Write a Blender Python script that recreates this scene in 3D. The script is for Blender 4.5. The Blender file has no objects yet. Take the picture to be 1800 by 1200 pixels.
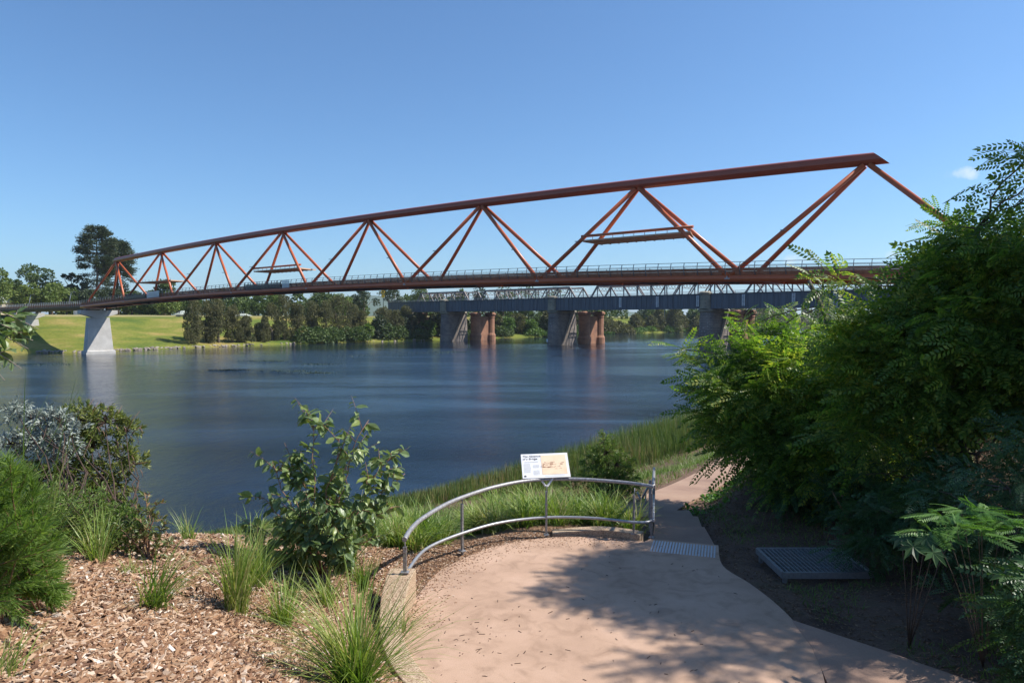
import bpy, bmesh, math, random
import numpy as np
from mathutils import Vector, Matrix
random.seed(7); rng = np.random.default_rng(7)
PI = math.pi
# ------------------------------------------------------------------ camera, sky, sun
SC = bpy.context.scene
COL = SC.collection
F = 1200.0; CAMZ = 9.5; PITCH = math.atan(40/1200)
cd = bpy.data.cameras.new('camera'); cam = bpy.data.objects.new('camera', cd); COL.objects.link(cam)
cam.location = (0, 0, CAMZ); cam.rotation_euler = (PI/2-PITCH, 0, 0)
cd.sensor_width = 36; cd.lens = 24; cd.clip_start = .1; cd.clip_end = 20000
SC.camera = cam
SC.view_settings.view_transform = 'Standard'; SC.view_settings.look = 'None'
SC.view_settings.exposure = 0.5; SC.view_settings.gamma = 1
SUN = Vector((0.88, 0.03, 1.0)).normalized()
SUN_EL = math.asin(SUN.z); SUN_AZ = math.atan2(SUN.x, SUN.y)
world = bpy.data.worlds.new('World'); SC.world = world; world.use_nodes = True
nt = world.node_tree; nt.nodes.clear()
wo = nt.nodes.new('ShaderNodeOutputWorld'); bg = nt.nodes.new('ShaderNodeBackground')
sky = nt.nodes.new('ShaderNodeTexSky'); sky.sky_type = 'NISHITA'; sky.sun_disc = False
sky.sun_elevation = SUN_EL; sky.sun_rotation = SUN_AZ
sky.air_density = 1.0; sky.dust_density = .5; sky.ozone_density = 6.0; sky.altitude = 30
# a few small clouds low in the sky
tc = nt.nodes.new('ShaderNodeTexCoord')
def cloud(dirv, ax, bz, amount):
    """soft mask around a sky direction, elongated sideways"""
    d = Vector(dirv).normalized(); r = Vector((d.y, -d.x, 0)).normalized(); u = r.cross(d)
    res = []
    for v, s in ((r, ax), (u, bz)):
        dt = nt.nodes.new('ShaderNodeVectorMath'); dt.operation = 'DOT_PRODUCT'
        nt.links.new(tc.outputs['Generated'], dt.inputs[0]); dt.inputs[1].default_value = v
        m = nt.nodes.new('ShaderNodeMath'); m.operation = 'DIVIDE'; m.inputs[1].default_value = s
        nt.links.new(dt.outputs['Value'], m.inputs[0])
        p = nt.nodes.new('ShaderNodeMath'); p.operation = 'POWER'; p.inputs[1].default_value = 2
        a = nt.nodes.new('ShaderNodeMath'); a.operation = 'ABSOLUTE'
        nt.links.new(m.outputs[0], a.inputs[0]); nt.links.new(a.outputs[0], p.inputs[0]); res.append(p)
    fr = nt.nodes.new('ShaderNodeVectorMath'); fr.operation = 'DOT_PRODUCT'
    nt.links.new(tc.outputs['Generated'], fr.inputs[0]); fr.inputs[1].default_value = d
    gt = nt.nodes.new('ShaderNodeMath'); gt.operation = 'GREATER_THAN'; gt.inputs[1].default_value = .8
    nt.links.new(fr.outputs['Value'], gt.inputs[0])
    s = nt.nodes.new('ShaderNodeMath'); s.operation = 'ADD'
    nt.links.new(res[0].outputs[0], s.inputs[0]); nt.links.new(res[1].outputs[0], s.inputs[1])
    ns = nt.nodes.new('ShaderNodeTexNoise'); ns.inputs['Scale'].default_value = 45; ns.inputs['Detail'].default_value = 6
    nt.links.new(tc.outputs['Generated'], ns.inputs['Vector'])
    n2 = nt.nodes.new('ShaderNodeMath'); n2.operation = 'MULTIPLY_ADD'; n2.inputs[1].default_value = 2.4; n2.inputs[2].default_value = -.85
    nt.links.new(ns.outputs['Fac'], n2.inputs[0])
    sb = nt.nodes.new('ShaderNodeMath'); sb.operation = 'SUBTRACT'
    nt.links.new(n2.outputs[0], sb.inputs[0]); nt.links.new(s.outputs[0], sb.inputs[1])
    mx = nt.nodes.new('ShaderNodeMath'); mx.operation = 'MULTIPLY'; mx.use_clamp = True
    nt.links.new(sb.outputs[0], mx.inputs[0]); nt.links.new(gt.outputs[0], mx.inputs[1])
    am = nt.nodes.new('ShaderNodeMath'); am.operation = 'MULTIPLY'; am.inputs[1].default_value = amount; am.use_clamp = True
    nt.links.new(mx.outputs[0], am.inputs[0])
    return am
hs = nt.nodes.new('ShaderNodeHueSaturation'); hs.inputs['Saturation'].default_value = 1.0
nt.links.new(sky.outputs[0], hs.inputs['Color'])
wb = nt.nodes.new('ShaderNodeMixRGB'); wb.blend_type = 'MULTIPLY'; wb.inputs['Fac'].default_value = 1; wb.inputs['Color2'].default_value = (.77, .97, 1.07, 1)
nt.links.new(hs.outputs['Color'], wb.inputs['Color1']); prev = wb.outputs['Color']
for (px, py, ax, bz, am) in ((1690, 308, .032, .012, .8), (1402, 456, .05, .010, .6), (1555, 448, .03, .007, .45)):
    c = cloud(((px-900)/F, 1, (560-py)/F), ax, bz, am)
    mix = nt.nodes.new('ShaderNodeMixRGB'); mix.inputs['Color2'].default_value = (7.5, 7.6, 8.0, 1)
    nt.links.new(c.outputs[0], mix.inputs['Fac']); nt.links.new(prev, mix.inputs['Color1']); prev = mix.outputs['Color']
nt.links.new(prev, bg.inputs['Color']); bg.inputs['Strength'].default_value = 0.108
nt.links.new(bg.outputs[0], wo.inputs['Surface'])
sl = bpy.data.lights.new('sun', 'SUN'); sl.energy = 5.0; sl.angle = math.radians(.53); sl.color = (1, .95, .87)
so = bpy.data.objects.new('sun', sl); COL.objects.link(so); so.rotation_euler = SUN.to_track_quat('Z', 'Y').to_euler()
so.location = (60, 0, 80)
SC.cycles.max_bounces = 6; SC.cycles.transparent_max_bounces = 6; SC.cycles.diffuse_bounces = 3
SC.cycles.use_denoising = True

def ray(px, py):
    u = (px-900)/F; v = (600-py)/F; c, s = math.cos(PITCH), math.sin(PITCH)
    return u, c+v*s, -s+v*c
def at(px, py, D):
    """world point D metres ahead that lies in the direction of a photo pixel"""
    a, b, c = ray(px, py); k = D/b
    return Vector((a*k, D, CAMZ+c*k))
def onz(px, py, z):
    a, b, c = ray(px, py); k = (z-CAMZ)/c
    return Vector((a*k, b*k, z))

# ------------------------------------------------------------------ object helpers
WL = {}
def props(o, label=None, cat=None, group=None, kind=None):
    if label: o['label'] = label
    if cat: o['category'] = cat
    if group: o['group'] = group
    if kind: o['kind'] = kind
    return o
def thing(name, label, cat, loc, group=None):
    o = bpy.data.objects.new(name, None); COL.objects.link(o); o.location = loc
    o.empty_display_size = .2
    WL[o.name] = Vector(loc)
    return props(o, label, cat, group)
def link_mesh(name, me, mat, parent):
    if mat is not None:
        for m in (mat if isinstance(mat, (list, tuple)) else [mat]): me.materials.append(m)
    o = bpy.data.objects.new(name, me); COL.objects.link(o)
    return o
def np_mesh(name, V, faces_k, mat, parent=None, origin=None, smooth=False, slots=None):
    """V (n,3) world coords; faces_k (m,k) index array (or list of such arrays)"""
    V = np.asarray(V, dtype=np.float64)
    if not isinstance(faces_k, list): faces_k = [faces_k]
    if parent is not None: org = WL[parent.name]
    elif origin is not None: org = Vector(origin)
    else: org = Vector(((V[:, 0].min()+V[:, 0].max())/2, (V[:, 1].min()+V[:, 1].max())/2, V[:, 2].min()))
    Vl = V-np.array(org)
    me = bpy.data.meshes.new(name)
    nl = sum(f.size for f in faces_k); nf = sum(len(f) for f in faces_k)
    me.vertices.add(len(Vl)); me.vertices.foreach_set('co', Vl.astype(np.float32).ravel())
    me.loops.add(nl); me.loops.foreach_set('vertex_index', np.concatenate([f.ravel() for f in faces_k]).astype(np.int32))
    me.polygons.add(nf)
    tot = np.concatenate([np.full(len(f), f.shape[1]) for f in faces_k]).astype(np.int32)
    st = np.concatenate([[0], np.cumsum(tot)[:-1]]).astype(np.int32)
    me.polygons.foreach_set('loop_start', st); me.polygons.foreach_set('loop_total', tot)
    if slots is not None: me.polygons.foreach_set('material_index', np.asarray(slots, dtype=np.int32))
    me.polygons.foreach_set('use_smooth', np.full(nf, smooth))
    me.update(calc_edges=True)
    o = link_mesh(name, me, mat, parent)
    if parent is not None:
        o.parent = parent; WL[o.name] = org
    else:
        o.location = org; WL[o.name] = org
    return o
class MB:
    def __init__(s): s.v = []; s.f = []; s.sm = []
    def add(s, vs, fs, smooth=False):
        b = len(s.v); s.v += [Vector(v) for v in vs]
        for f in fs: s.f.append([b+i for i in f]); s.sm.append(smooth)
        return s
    def box(s, c, size, rz=0, ax=None):
        """box by centre and size; ax = (X,Y,Z) unit axes"""
        c = Vector(c); X, Y, Z = ax if ax else (Vector((math.cos(rz), math.sin(rz), 0)), Vector((-math.sin(rz), math.cos(rz), 0)), Vector((0, 0, 1)))
        a, b, d = [q/2 for q in size]
        vs = [c+X*(i*a)+Y*(j*b)+Z*(k*d) for k in (-1, 1) for j in (-1, 1) for i in (-1, 1)]
        return s.add(vs, [(0, 2, 3, 1), (4, 5, 7, 6), (0, 1, 5, 4), (2, 6, 7, 3), (0, 4, 6, 2), (1, 3, 7, 5)])
    def bar(s, p, q, w, h, up=(0, 0, 1)):
        """rectangular bar from p to q"""
        p = Vector(p); q = Vector(q); X = (q-p).normalized(); U = Vector(up)
        Y = U.cross(X)
        if Y.length < 1e-4: Y = Vector((0, 1, 0)).cross(X)
        Y.normalize(); Z = X.cross(Y)
        return s.box((p+q)/2, ((q-p).length, w, h), ax=(X, Y, Z))
    def tube(s, pts, r, n=8, cap=True, smooth=True):
        pts = [Vector(p) for p in pts]; m = len(pts)
        rs = r if isinstance(r, (list, tuple)) else [r]*m
        b = len(s.v); prevN = None
        for i, p in enumerate(pts):
            t = (pts[min(i+1, m-1)]-pts[max(i-1, 0)]).normalized()
            if prevN is None:
                a = Vector((0, 0, 1)) if abs(t.z) < .9 else Vector((1, 0, 0))
                N = t.cross(a).normalized()
            else:
                N = (prevN-t*prevN.dot(t)).normalized()
            prevN = N; B = t.cross(N)
            for k in range(n):
                a = 2*PI*k/n; s.v.append(p+(N*math.cos(a)+B*math.sin(a))*rs[i])
        for i in range(m-1):
            for k in range(n):
                s.f.append([b+i*n+k, b+i*n+(k+1) % n, b+(i+1)*n+(k+1) % n, b+(i+1)*n+k]); s.sm.append(smooth)
        if cap:
            s.f.append([b+k for k in range(n)][::-1]); s.sm.append(False)
            s.f.append([b+(m-1)*n+k for k in range(n)]); s.sm.append(False)
        return s
    def loft(s, rings, cap=True, smooth=False):
        b = len(s.v); n = len(rings[0])
        for r in rings: s.v += [Vector(p) for p in r]
        for i in range(len(rings)-1):
            for k in range(n):
                s.f.append([b+i*n+k, b+i*n+(k+1) % n, b+(i+1)*n+(k+1) % n, b+(i+1)*n+k]); s.sm.append(smooth)
        if cap:
            s.f.append([b+k for k in range(n)][::-1]); s.sm.append(False)
            s.f.append([b+(len(rings)-1)*n+k for k in range(n)]); s.sm.append(False)
        return s
    def build(s, name, mat, parent=None, origin=None, bevel=0):
        me = bpy.data.meshes.new(name)
        if parent is not None: org = WL[parent.name]
        elif origin is not None: org = Vector(origin)
        else:
            xs = [v.x for v in s.v]; ys = [v.y for v in s.v]
            org = Vector(((min(xs)+max(xs))/2, (min(ys)+max(ys))/2, min(v.z for v in s.v)))
        me.from_pydata([v-org for v in s.v], [], s.f)
        me.polygons.foreach_set('use_smooth', s.sm); me.update()
        bm = bmesh.new(); bm.from_mesh(me)
        bmesh.ops.recalc_face_normals(bm, faces=bm.faces)
        bm.to_mesh(me); bm.free()
        o = link_mesh(name, me, mat, parent); WL[o.name] = org
        if parent is not None: o.parent = parent
        else: o.location = org
        if bevel:
            m = o.modifiers.new('bevel', 'BEVEL'); m.width = bevel; m.segments = 2; m.limit_method = 'ANGLE'
        return o
def dup(root, loc, rz=0, scale=1, label=None, group=None, sc3=None):
    r = root.copy(); COL.objects.link(r); r.location = loc; r.rotation_euler = (0, 0, rz)
    r.scale = sc3 if sc3 else (scale,)*3
    if label: r['label'] = label
    if group: r['group'] = group
    for ch in list(root.children):
        c = ch.copy(); COL.objects.link(c); c.parent = r
        for g in list(ch.children):
            d = g.copy(); COL.objects.link(d); d.parent = c
    return r
def smooth_curve(pts, n=8):
    """Catmull-Rom through pts"""
    P = [Vector(p) for p in pts]; out = []
    for i in range(len(P)-1):
        a = P[max(i-1, 0)]; b = P[i]; c = P[i+1]; d = P[min(i+2, len(P)-1)]
        for k in range(n):
            t = k/n
            out.append(.5*((2*b)+(-a+c)*t+(2*a-5*b+4*c-d)*t*t+(-a+3*b-3*c+d)*t**3))
    out.append(P[-1]); return out

# ------------------------------------------------------------------ materials
MATS = {}
def N(t, k): return t.nodes.new('ShaderNode'+k)
def newmat(name):
    m = bpy.data.materials.new(name); m.use_nodes = True; t = m.node_tree
    return m, t, t.nodes['Principled BSDF'], t.nodes['Material Output']
def noise_ramp(t, cols, scale, detail=6, pos=None, vec=None, rough=.6, dist=0.0):
    n = N(t, 'TexNoise'); n.inputs['Scale'].default_value = scale; n.inputs['Detail'].default_value = detail
    n.inputs['Roughness'].default_value = rough; n.inputs['Distortion'].default_value = dist
    if vec is None:
        g = N(t, 'NewGeometry'); vec = g.outputs['Position']
    t.links.new(vec, n.inputs['Vector'])
    r = N(t, 'ValToRGB'); e = r.color_ramp.elements
    pos = pos or [.3+.4*i/(len(cols)-1) for i in range(len(cols))]
    e[0].position = pos[0]; e[0].color = (*cols[0], 1); e[1].position = pos[-1]; e[1].color = (*cols[-1], 1)
    for c, p in list(zip(cols, pos))[1:-1]:
        x = e.new(p); x.color = (*c, 1)
    t.links.new(n.outputs['Fac'], r.inputs['Fac'])
    return r.outputs['Color'], n.outputs['Fac']
def mixc(t, fac, a, b, mode='MIX'):
    m = N(t, 'MixRGB'); m.blend_type = mode
    for sock, val in ((m.inputs['Fac'], fac), (m.inputs['Color1'], a), (m.inputs['Color2'], b)):
        if isinstance(val, (int, float)): sock.default_value = val
        elif isinstance(val, tuple): sock.default_value = (*val, 1)
        else: t.links.new(val, sock)
    return m.outputs['Color']
def bumpn(t, p, h, strength=.3, dist=.02):
    b = N(t, 'Bump'); b.inputs['Strength'].default_value = strength; b.inputs['Distance'].default_value = dist
    t.links.new(h, b.inputs['Height']); t.links.new(b.outputs['Normal'], p.inputs['Normal']); return b
def surf(name, cols, scale=4, rough=.7, metal=0, bump=.2, bscale=None, bdist=.02, fine=None, spec=.5):
    """general weathered surface; pattern sits on the object's own coordinates"""
    m, t, p, o = newmat(name)
    g = N(t, 'NewGeometry')
    c, f = noise_ramp(t, cols, scale, vec=g.outputs['Position'])
    if fine:
        c2, f2 = noise_ramp(t, [(fine[1],)*3, (1, 1, 1)], fine[0], vec=g.outputs['Position'], detail=3)
        c = mixc(t, 1.0, c, c2, 'MULTIPLY')
    t.links.new(c, p.inputs['Base Color']); p.inputs['Roughness'].default_value = rough
    p.inputs['Metallic'].default_value = metal; p.inputs['Specular IOR Level'].default_value = spec
    if bump:
        n = N(t, 'TexNoise'); n.inputs['Scale'].default_value = bscale or scale*6; n.inputs['Detail'].default_value = 5
        t.links.new(g.outputs['Position'], n.inputs['Vector']); bumpn(t, p, n.outputs['Fac'], bump, bdist)
    return m
def leafmat(name, cols, rough=.5, trans=.25, bigscale=.6, spec=.4, tint=None):
    """foliage: colour differs from leaf to leaf (random per island) and slowly across the crown"""
    m, t, p, o = newmat(name)
    g = N(t, 'NewGeometry')
    r = N(t, 'ValToRGB'); e = r.color_ramp.elements
    for i, c in enumerate(cols):
        q = i/(len(cols)-1)
        if i == 0: x = e[0]
        elif i == len(cols)-1: x = e[-1]
        else: x = e.new(q)
        x.position = q; x.color = (*c, 1)
    n = N(t, 'TexNoise'); n.inputs['Scale'].default_value = bigscale; n.inputs['Detail'].default_value = 2
    t.links.new(g.outputs['Position'], n.inputs['Vector'])
    a = N(t, 'Math'); a.operation = 'MULTIPLY_ADD'; a.inputs[1].default_value = 1.2; a.inputs[2].default_value = -.6
    t.links.new(n.outputs['Fac'], a.inputs[0])
    b = N(t, 'Math'); b.operation = 'MULTIPLY_ADD'; b.inputs[1].default_value = .8; b.use_clamp = True
    t.links.new(g.outputs['Random Per Island'], b.inputs[0]); t.links.new(a.outputs[0], b.inputs[2])
    b2 = N(t, 'Math'); b2.operation = 'ADD'; b2.inputs[1].default_value = .1; b2.use_clamp = True
    t.links.new(b.outputs[0], b2.inputs[0])
    t.links.new(b2.outputs[0], r.inputs['Fac'])
    t.links.new(r.outputs['Color'], p.inputs['Base Color'])
    p.inputs['Roughness'].default_value = rough; p.inputs['Specular IOR Level'].default_value = spec
    if trans:
        tr = N(t, 'BsdfTranslucent'); mm = N(t, 'MixShader'); mm.inputs['Fac'].default_value = trans
        mul = mixc(t, 1.0, r.outputs['Color'], tint or (1.5, 1.7, .7), 'MULTIPLY')
        t.links.new(mul, tr.inputs['Color'])
        t.links.new(p.outputs[0], mm.inputs[1]); t.links.new(tr.outputs[0], mm.inputs[2]); t.links.new(mm.outputs[0], o.inputs['Surface'])
    return m

M = {}
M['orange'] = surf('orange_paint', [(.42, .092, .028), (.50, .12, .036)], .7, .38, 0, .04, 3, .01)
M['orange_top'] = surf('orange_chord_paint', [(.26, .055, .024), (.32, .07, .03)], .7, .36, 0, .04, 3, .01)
M['steel'] = surf('galvanised', [(.33, .33, .34), (.46, .46, .47)], 18, .42, .55, .06, 60, .003, fine=(70, .8))
M['steel_worn'] = surf('galvanised_worn', [(.28, .27, .27), (.50, .49, .50)], 25, .5, .4, .1, 90, .003, fine=(40, .6))
M['rail_grey'] = surf('railing_grey', [(.13, .13, .14), (.20, .20, .21)], 3, .45, .4, 0)
M['timber'] = surf('slat_timber', [(.24, .095, .05), (.38, .16, .085)], 2.5, .8, 0, .1, 20)
M['dark_mesh'] = surf('dark_mesh', [(.05, .05, .06), (.10, .10, .11)], 6, .4, .5, .3, 30)
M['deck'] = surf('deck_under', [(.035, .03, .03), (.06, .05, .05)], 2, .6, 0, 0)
M['panel'] = surf('canopy_panel', [(.50, .30, .18), (.60, .37, .24)], 3, .6, 0, .05)
M['white'] = surf('white_paint', [(.66, .66, .68), (.78, .78, .78)], 5, .5, 0, 0)
M['concrete'] = surf('concrete', [(.42, .40, .37), (.55, .53, .50)], .5, .85, 0, .15, 8, fine=(6, .85))
M['bark'] = surf('bark', [(.06, .045, .035), (.14, .11, .085)], 6, .9, 0, .6, 30)
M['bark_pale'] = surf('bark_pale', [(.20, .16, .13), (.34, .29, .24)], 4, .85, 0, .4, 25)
M['twig'] = surf('twig_red', [(.20, .10, .06), (.28, .16, .10)], 10, .7, 0, 0)
M['rock'] = surf('rock', [(.16, .13, .10), (.36, .31, .26)], 1.6, .9, 0, .6, 5, .08)
M['roof_w'] = surf('roof_pale', [(.30, .33, .28), (.40, .42, .37)], 1, .6, 0, 0)
M['wall_w'] = surf('wall_cream', [(.42, .36, .27), (.5, .44, .34)], 1, .8, 0, 0)
M['glass_dark'] = surf('window_dark', [(.03, .035, .04), (.05, .055, .06)], 1, .15, 0, 0)
M['yellow'] = surf('sign_yellow', [(.75, .42, .02), (.8, .46, .03)], 1, .5, 0, 0)
M['black'] = surf('black_paint', [(.02, .02, .02), (.03, .03, .03)], 1, .5, 0, 0)
M['seed'] = surf('litter_dark', [(.03, .018, .012), (.10, .06, .04)], 30, .9, 0, 0)

def girder_mat():
    m, t, p, o = newmat('blue_grey_plate')
    g = N(t, 'NewGeometry')
    mp = N(t, 'Mapping'); mp.inputs['Scale'].default_value = (1.3, 1.3, .06); t.links.new(g.outputs['Position'], mp.inputs['Vector'])
    c, f = noise_ramp(t, [(.045, .055, .07), (.075, .092, .118), (.11, .135, .165)], 1.4, vec=mp.outputs['Vector'], detail=5)
    t.links.new(c, p.inputs['Base Color']); p.inputs['Roughness'].default_value = .55
    return m
M['girder'] = girder_mat()
M['truss'] = surf('truss_steel', [(.10, .085, .08), (.22, .19, .18)], .6, .6, .1, 0)
def masonry(name, cols, mortar, cs=.55, rough=.9):
    m, t, p, o = newmat(name)
    g = N(t, 'NewGeometry'); sp = N(t, 'SeparateXYZ'); t.links.new(g.outputs['Position'], sp.inputs[0])
    a = N(t, 'Math'); a.operation = 'ADD'; t.links.new(sp.outputs['X'], a.inputs[0]); t.links.new(sp.outputs['Y'], a.inputs[1])
    cb = N(t, 'CombineXYZ'); t.links.new(a.outputs[0], cb.inputs['X']); t.links.new(sp.outputs['Z'], cb.inputs['Y'])
    br = N(t, 'TexBrick'); t.links.new(cb.outputs[0], br.inputs['Vector'])
    br.inputs['Color1'].default_value = (*cols[0], 1); br.inputs['Color2'].default_value = (*cols[1], 1); br.inputs['Mortar'].default_value = (*mortar, 1)
    br.inputs['Scale'].default_value = 1; br.inputs['Mortar Size'].default_value = .05
    br.inputs['Brick Width'].default_value = cs*2.2; br.inputs['Row Height'].default_value = cs; br.inputs['Mortar Smooth'].default_value = .3
    c2, f2 = noise_ramp(t, [(.55, .55, .6), (1.1, 1.05, 1.0)], .35, vec=g.outputs['Position'])
    t.links.new(mixc(t, 1.0, br.outputs['Color'], c2, 'MULTIPLY'), p.inputs['Base Color']); p.inputs['Roughness'].default_value = rough
    bumpn(t, p, br.outputs['Fac'], -.5, .06)
    return m
M['stone'] = masonry('old_stone', [(.23, .19, .165), (.15, .13, .12)], (.34, .31, .28), .5)
M['stone_cap'] = masonry('stone_cap', [(.34, .30, .22), (.26, .24, .18)], (.20, .19, .15), .6)
M['brick'] = masonry('red_brick', [(.36, .155, .085), (.42, .20, .11)], (.30, .20, .14), .35)

def litter():
    m = surf('dead_leaf_litter', [(.05, .03, .02), (.16, .09, .05), (.34, .24, .15)], 30, .9, 0, 0); return m
M['litter'] = litter()
def ground_mats():
    # pink-brown coloured concrete of the lookout
    m, t, p, o = newmat('pink_concrete')
    g = N(t, 'NewGeometry')
    c, f = noise_ramp(t, [(.41, .265, .18), (.49, .32, .22), (.54, .36, .255)], .9, vec=g.outputs['Position'], detail=8)
    c2, _ = noise_ramp(t, [(.72, .72, .72), (1, 1, 1)], 120, vec=g.outputs['Position'], detail=3, pos=[.35, .6])
    c3, _ = noise_ramp(t, [(.74, .72, .70), (1, 1, 1), (1.06, 1.06, 1.08)], 3.2, vec=g.outputs['Position'], detail=9, dist=.8)
    c = mixc(t, 1.0, mixc(t, 1.0, c, c2, 'MULTIPLY'), c3, 'MULTIPLY')
    v = N(t, 'TexVoronoi'); v.inputs['Scale'].default_value = 9; t.links.new(g.outputs['Position'], v.inputs['Vector'])
    lt = N(t, 'Math'); lt.operation = 'LESS_THAN'; lt.inputs[1].default_value = .07; t.links.new(v.outputs['Distance'], lt.inputs[0])
    n5 = N(t, 'TexNoise'); n5.inputs['Scale'].default_value = 2.2; t.links.new(g.outputs['Position'], n5.inputs['Vector'])
    gt = N(t, 'Math'); gt.operation = 'GREATER_THAN'; gt.inputs[1].default_value = .56; t.links.new(n5.outputs['Fac'], gt.inputs[0])
    ml = N(t, 'Math'); ml.operation = 'MULTIPLY'; t.links.new(lt.outputs[0], ml.inputs[0]); t.links.new(gt.outputs[0], ml.inputs[1])
    ml2 = N(t, 'Math'); ml2.operation = 'MULTIPLY'; ml2.inputs[1].default_value = .55; t.links.new(ml.outputs[0], ml2.inputs[0])
    c = mixc(t, ml2.outputs[0], c, (.12, .07, .05))
    t.links.new(c, p.inputs['Base Color']); p.inputs['Roughness'].default_value = .85
    n = N(t, 'TexNoise'); n.inputs['Scale'].default_value = 160; t.links.new(g.outputs['Position'], n.inputs['Vector'])
    bumpn(t, p, n.outputs['Fac'], .25, .004)
    M['pink'] = m
    # exposed aggregate
    m, t, p, o = newmat('exposed_aggregate'); g = N(t, 'NewGeometry')
    v = N(t, 'TexVoronoi'); v.inputs['Scale'].default_value = 95; t.links.new(g.outputs['Position'], v.inputs['Vector'])
    r = N(t, 'ValToRGB'); e = r.color_ramp.elements; e[0].color = (.20, .125, .075, 1); e[1].color = (.50, .38, .26, 1); e[0].position = .1; e[1].position = .8
    x = e.new(.4); x.color = (.38, .265, .17, 1)
    sep = N(t, 'SeparateColor'); t.links.new(v.outputs['Color'], sep.inputs[0]); t.links.new(sep.outputs[0], r.inputs['Fac'])
    t.links.new(r.outputs['Color'], p.inputs['Base Color']); p.inputs['Roughness'].default_value = .85
    bumpn(t, p, v.outputs['Distance'], -.5, .006); M['aggregate'] = m
    M['path'] = surf('worn_path', [(.27, .165, .12), (.36, .23, .165), (.42, .28, .20)], .8, .9, 0, .3, 60, .006, fine=(90, .75))
    # earth and mulch base
    M['mulch_soil'] = surf('mulch_soil', [(.10, .055, .032), (.21, .12, .07), (.30, .19, .12)], 22, .95, 0, .8, 40, .03)
    M['soil'] = surf('bank_soil', [(.085, .048, .03), (.17, .10, .065), (.11, .085, .04)], 1.5, .95, 0, .8, 18, .05, fine=(30, .6))
    # lawn on the far bank
    m, t, p, o = newmat('lawn'); g = N(t, 'NewGeometry')
    mp = N(t, 'Mapping'); mp.inputs['Scale'].default_value = (1, 1, 6); t.links.new(g.outputs['Position'], mp.inputs['Vector'])
    c, f = noise_ramp(t, [(.085, .13, .025), (.165, .185, .035), (.30, .235, .08)], .055, vec=mp.outputs['Vector'], detail=8, pos=[.36, .5, .66])
    c2, _ = noise_ramp(t, [(.62, .6, .5), (1, 1, 1), (1.15, 1.1, 1)], 1.6, vec=mp.outputs['Vector'], detail=5, pos=[.32, .5, .7])
    c = mixc(t, 1.0, c, c2, 'MULTIPLY')
    sp = N(t, 'SeparateXYZ'); t.links.new(g.outputs['Position'], sp.inputs[0])
    # dry track along the top of the bank, wearing through where the ground levels off
    mr = N(t, 'MapRange'); mr.inputs['From Min'].default_value = 10.0; mr.inputs['From Max'].default_value = 10.6; t.links.new(sp.outputs['Z'], mr.inputs['Value'])
    mr2 = N(t, 'MapRange'); mr2.inputs['From Min'].default_value = 11.35; mr2.inputs['From Max'].default_value = 10.95; t.links.new(sp.outputs['Z'], mr2.inputs['Value'])
    ml = N(t, 'Math'); ml.operation = 'MULTIPLY'; t.links.new(mr.outputs[0], ml.inputs[0]); t.links.new(mr2.outputs[0], ml.inputs[1])
    ml2 = N(t, 'Math'); ml2.operation = 'MULTIPLY'; ml2.inputs[1].default_value = .6; t.links.new(ml.outputs[0], ml2.inputs[0])
    c = mixc(t, ml2.outputs[0], c, (.40, .33, .18))
    t.links.new(c, p.inputs['Base Color']); p.inputs['Roughness'].default_value = .95; p.inputs['Specular IOR Level'].default_value = .1
    n = N(t, 'TexNoise'); n.inputs['Scale'].default_value = 3; n.inputs['Detail'].default_value = 6; t.links.new(mp.outputs['Vector'], n.inputs['Vector'])
    bumpn(t, p, n.outputs['Fac'], .6, .25); M['lawn'] = m
    # wood chips
    m, t, p, o = newmat('wood_chip'); g = N(t, 'NewGeometry')
    r = N(t, 'ValToRGB'); e = r.color_ramp.elements
    e[0].color = (.13, .065, .038, 1); e[1].color = (.72, .62, .52, 1); e[0].position = 0; e[1].position = 1
    for q, c in ((.2, (.20, .10, .052)), (.5, (.34, .19, .10)), (.75, (.43, .285, .18)), (.93, (.50, .37, .27))):
        x = e.new(q); x.color = (*c, 1)
    t.links.new(g.outputs['Random Per Island'], r.inputs['Fac']); t.links.new(r.outputs['Color'], p.inputs['Base Color'])
    p.inputs['Roughness'].default_value = .85; M['chip'] = m
    # river
    m, t, p, o = newmat('river_water'); g = N(t, 'NewGeometry')
    p.inputs['Base Color'].default_value = (.006, .016, .034, 1); p.inputs['Roughness'].default_value = .06; p.inputs['IOR'].default_value = 1.333
    mp = N(t, 'Mapping'); mp.inputs['Rotation'].default_value = (0, 0, math.radians(-35)); mp.inputs['Scale'].default_value = (1.0, .55, 1); t.links.new(g.outputs['Position'], mp.inputs['Vector'])
    n1 = N(t, 'TexNoise'); n1.inputs['Scale'].default_value = 2.1; n1.inputs['Detail'].default_value = 8; n1.inputs['Roughness'].default_value = .7; t.links.new(mp.outputs['Vector'], n1.inputs['Vector'])
    n2 = N(t, 'TexNoise'); n2.inputs['Scale'].default_value = .35; n2.inputs['Detail'].default_value = 3; t.links.new(mp.outputs['Vector'], n2.inputs['Vector'])
    n3 = N(t, 'TexNoise'); n3.inputs['Scale'].default_value = .022; n3.inputs['Detail'].default_value = 4; n3.inputs['Distortion'].default_value = .6
    mp3 = N(t, 'Mapping'); mp3.inputs['Rotation'].default_value = (0, 0, math.radians(38)); mp3.inputs['Scale'].default_value = (.6, 2.4, 1); t.links.new(g.outputs['Position'], mp3.inputs['Vector']); t.links.new(mp3.outputs['Vector'], n3.inputs['Vector'])
    ad = N(t, 'Math'); ad.operation = 'MULTIPLY_ADD'; ad.inputs[1].default_value = 1.6; t.links.new(n2.outputs['Fac'], ad.inputs[0]); t.links.new(n1.outputs['Fac'], ad.inputs[2])
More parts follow.
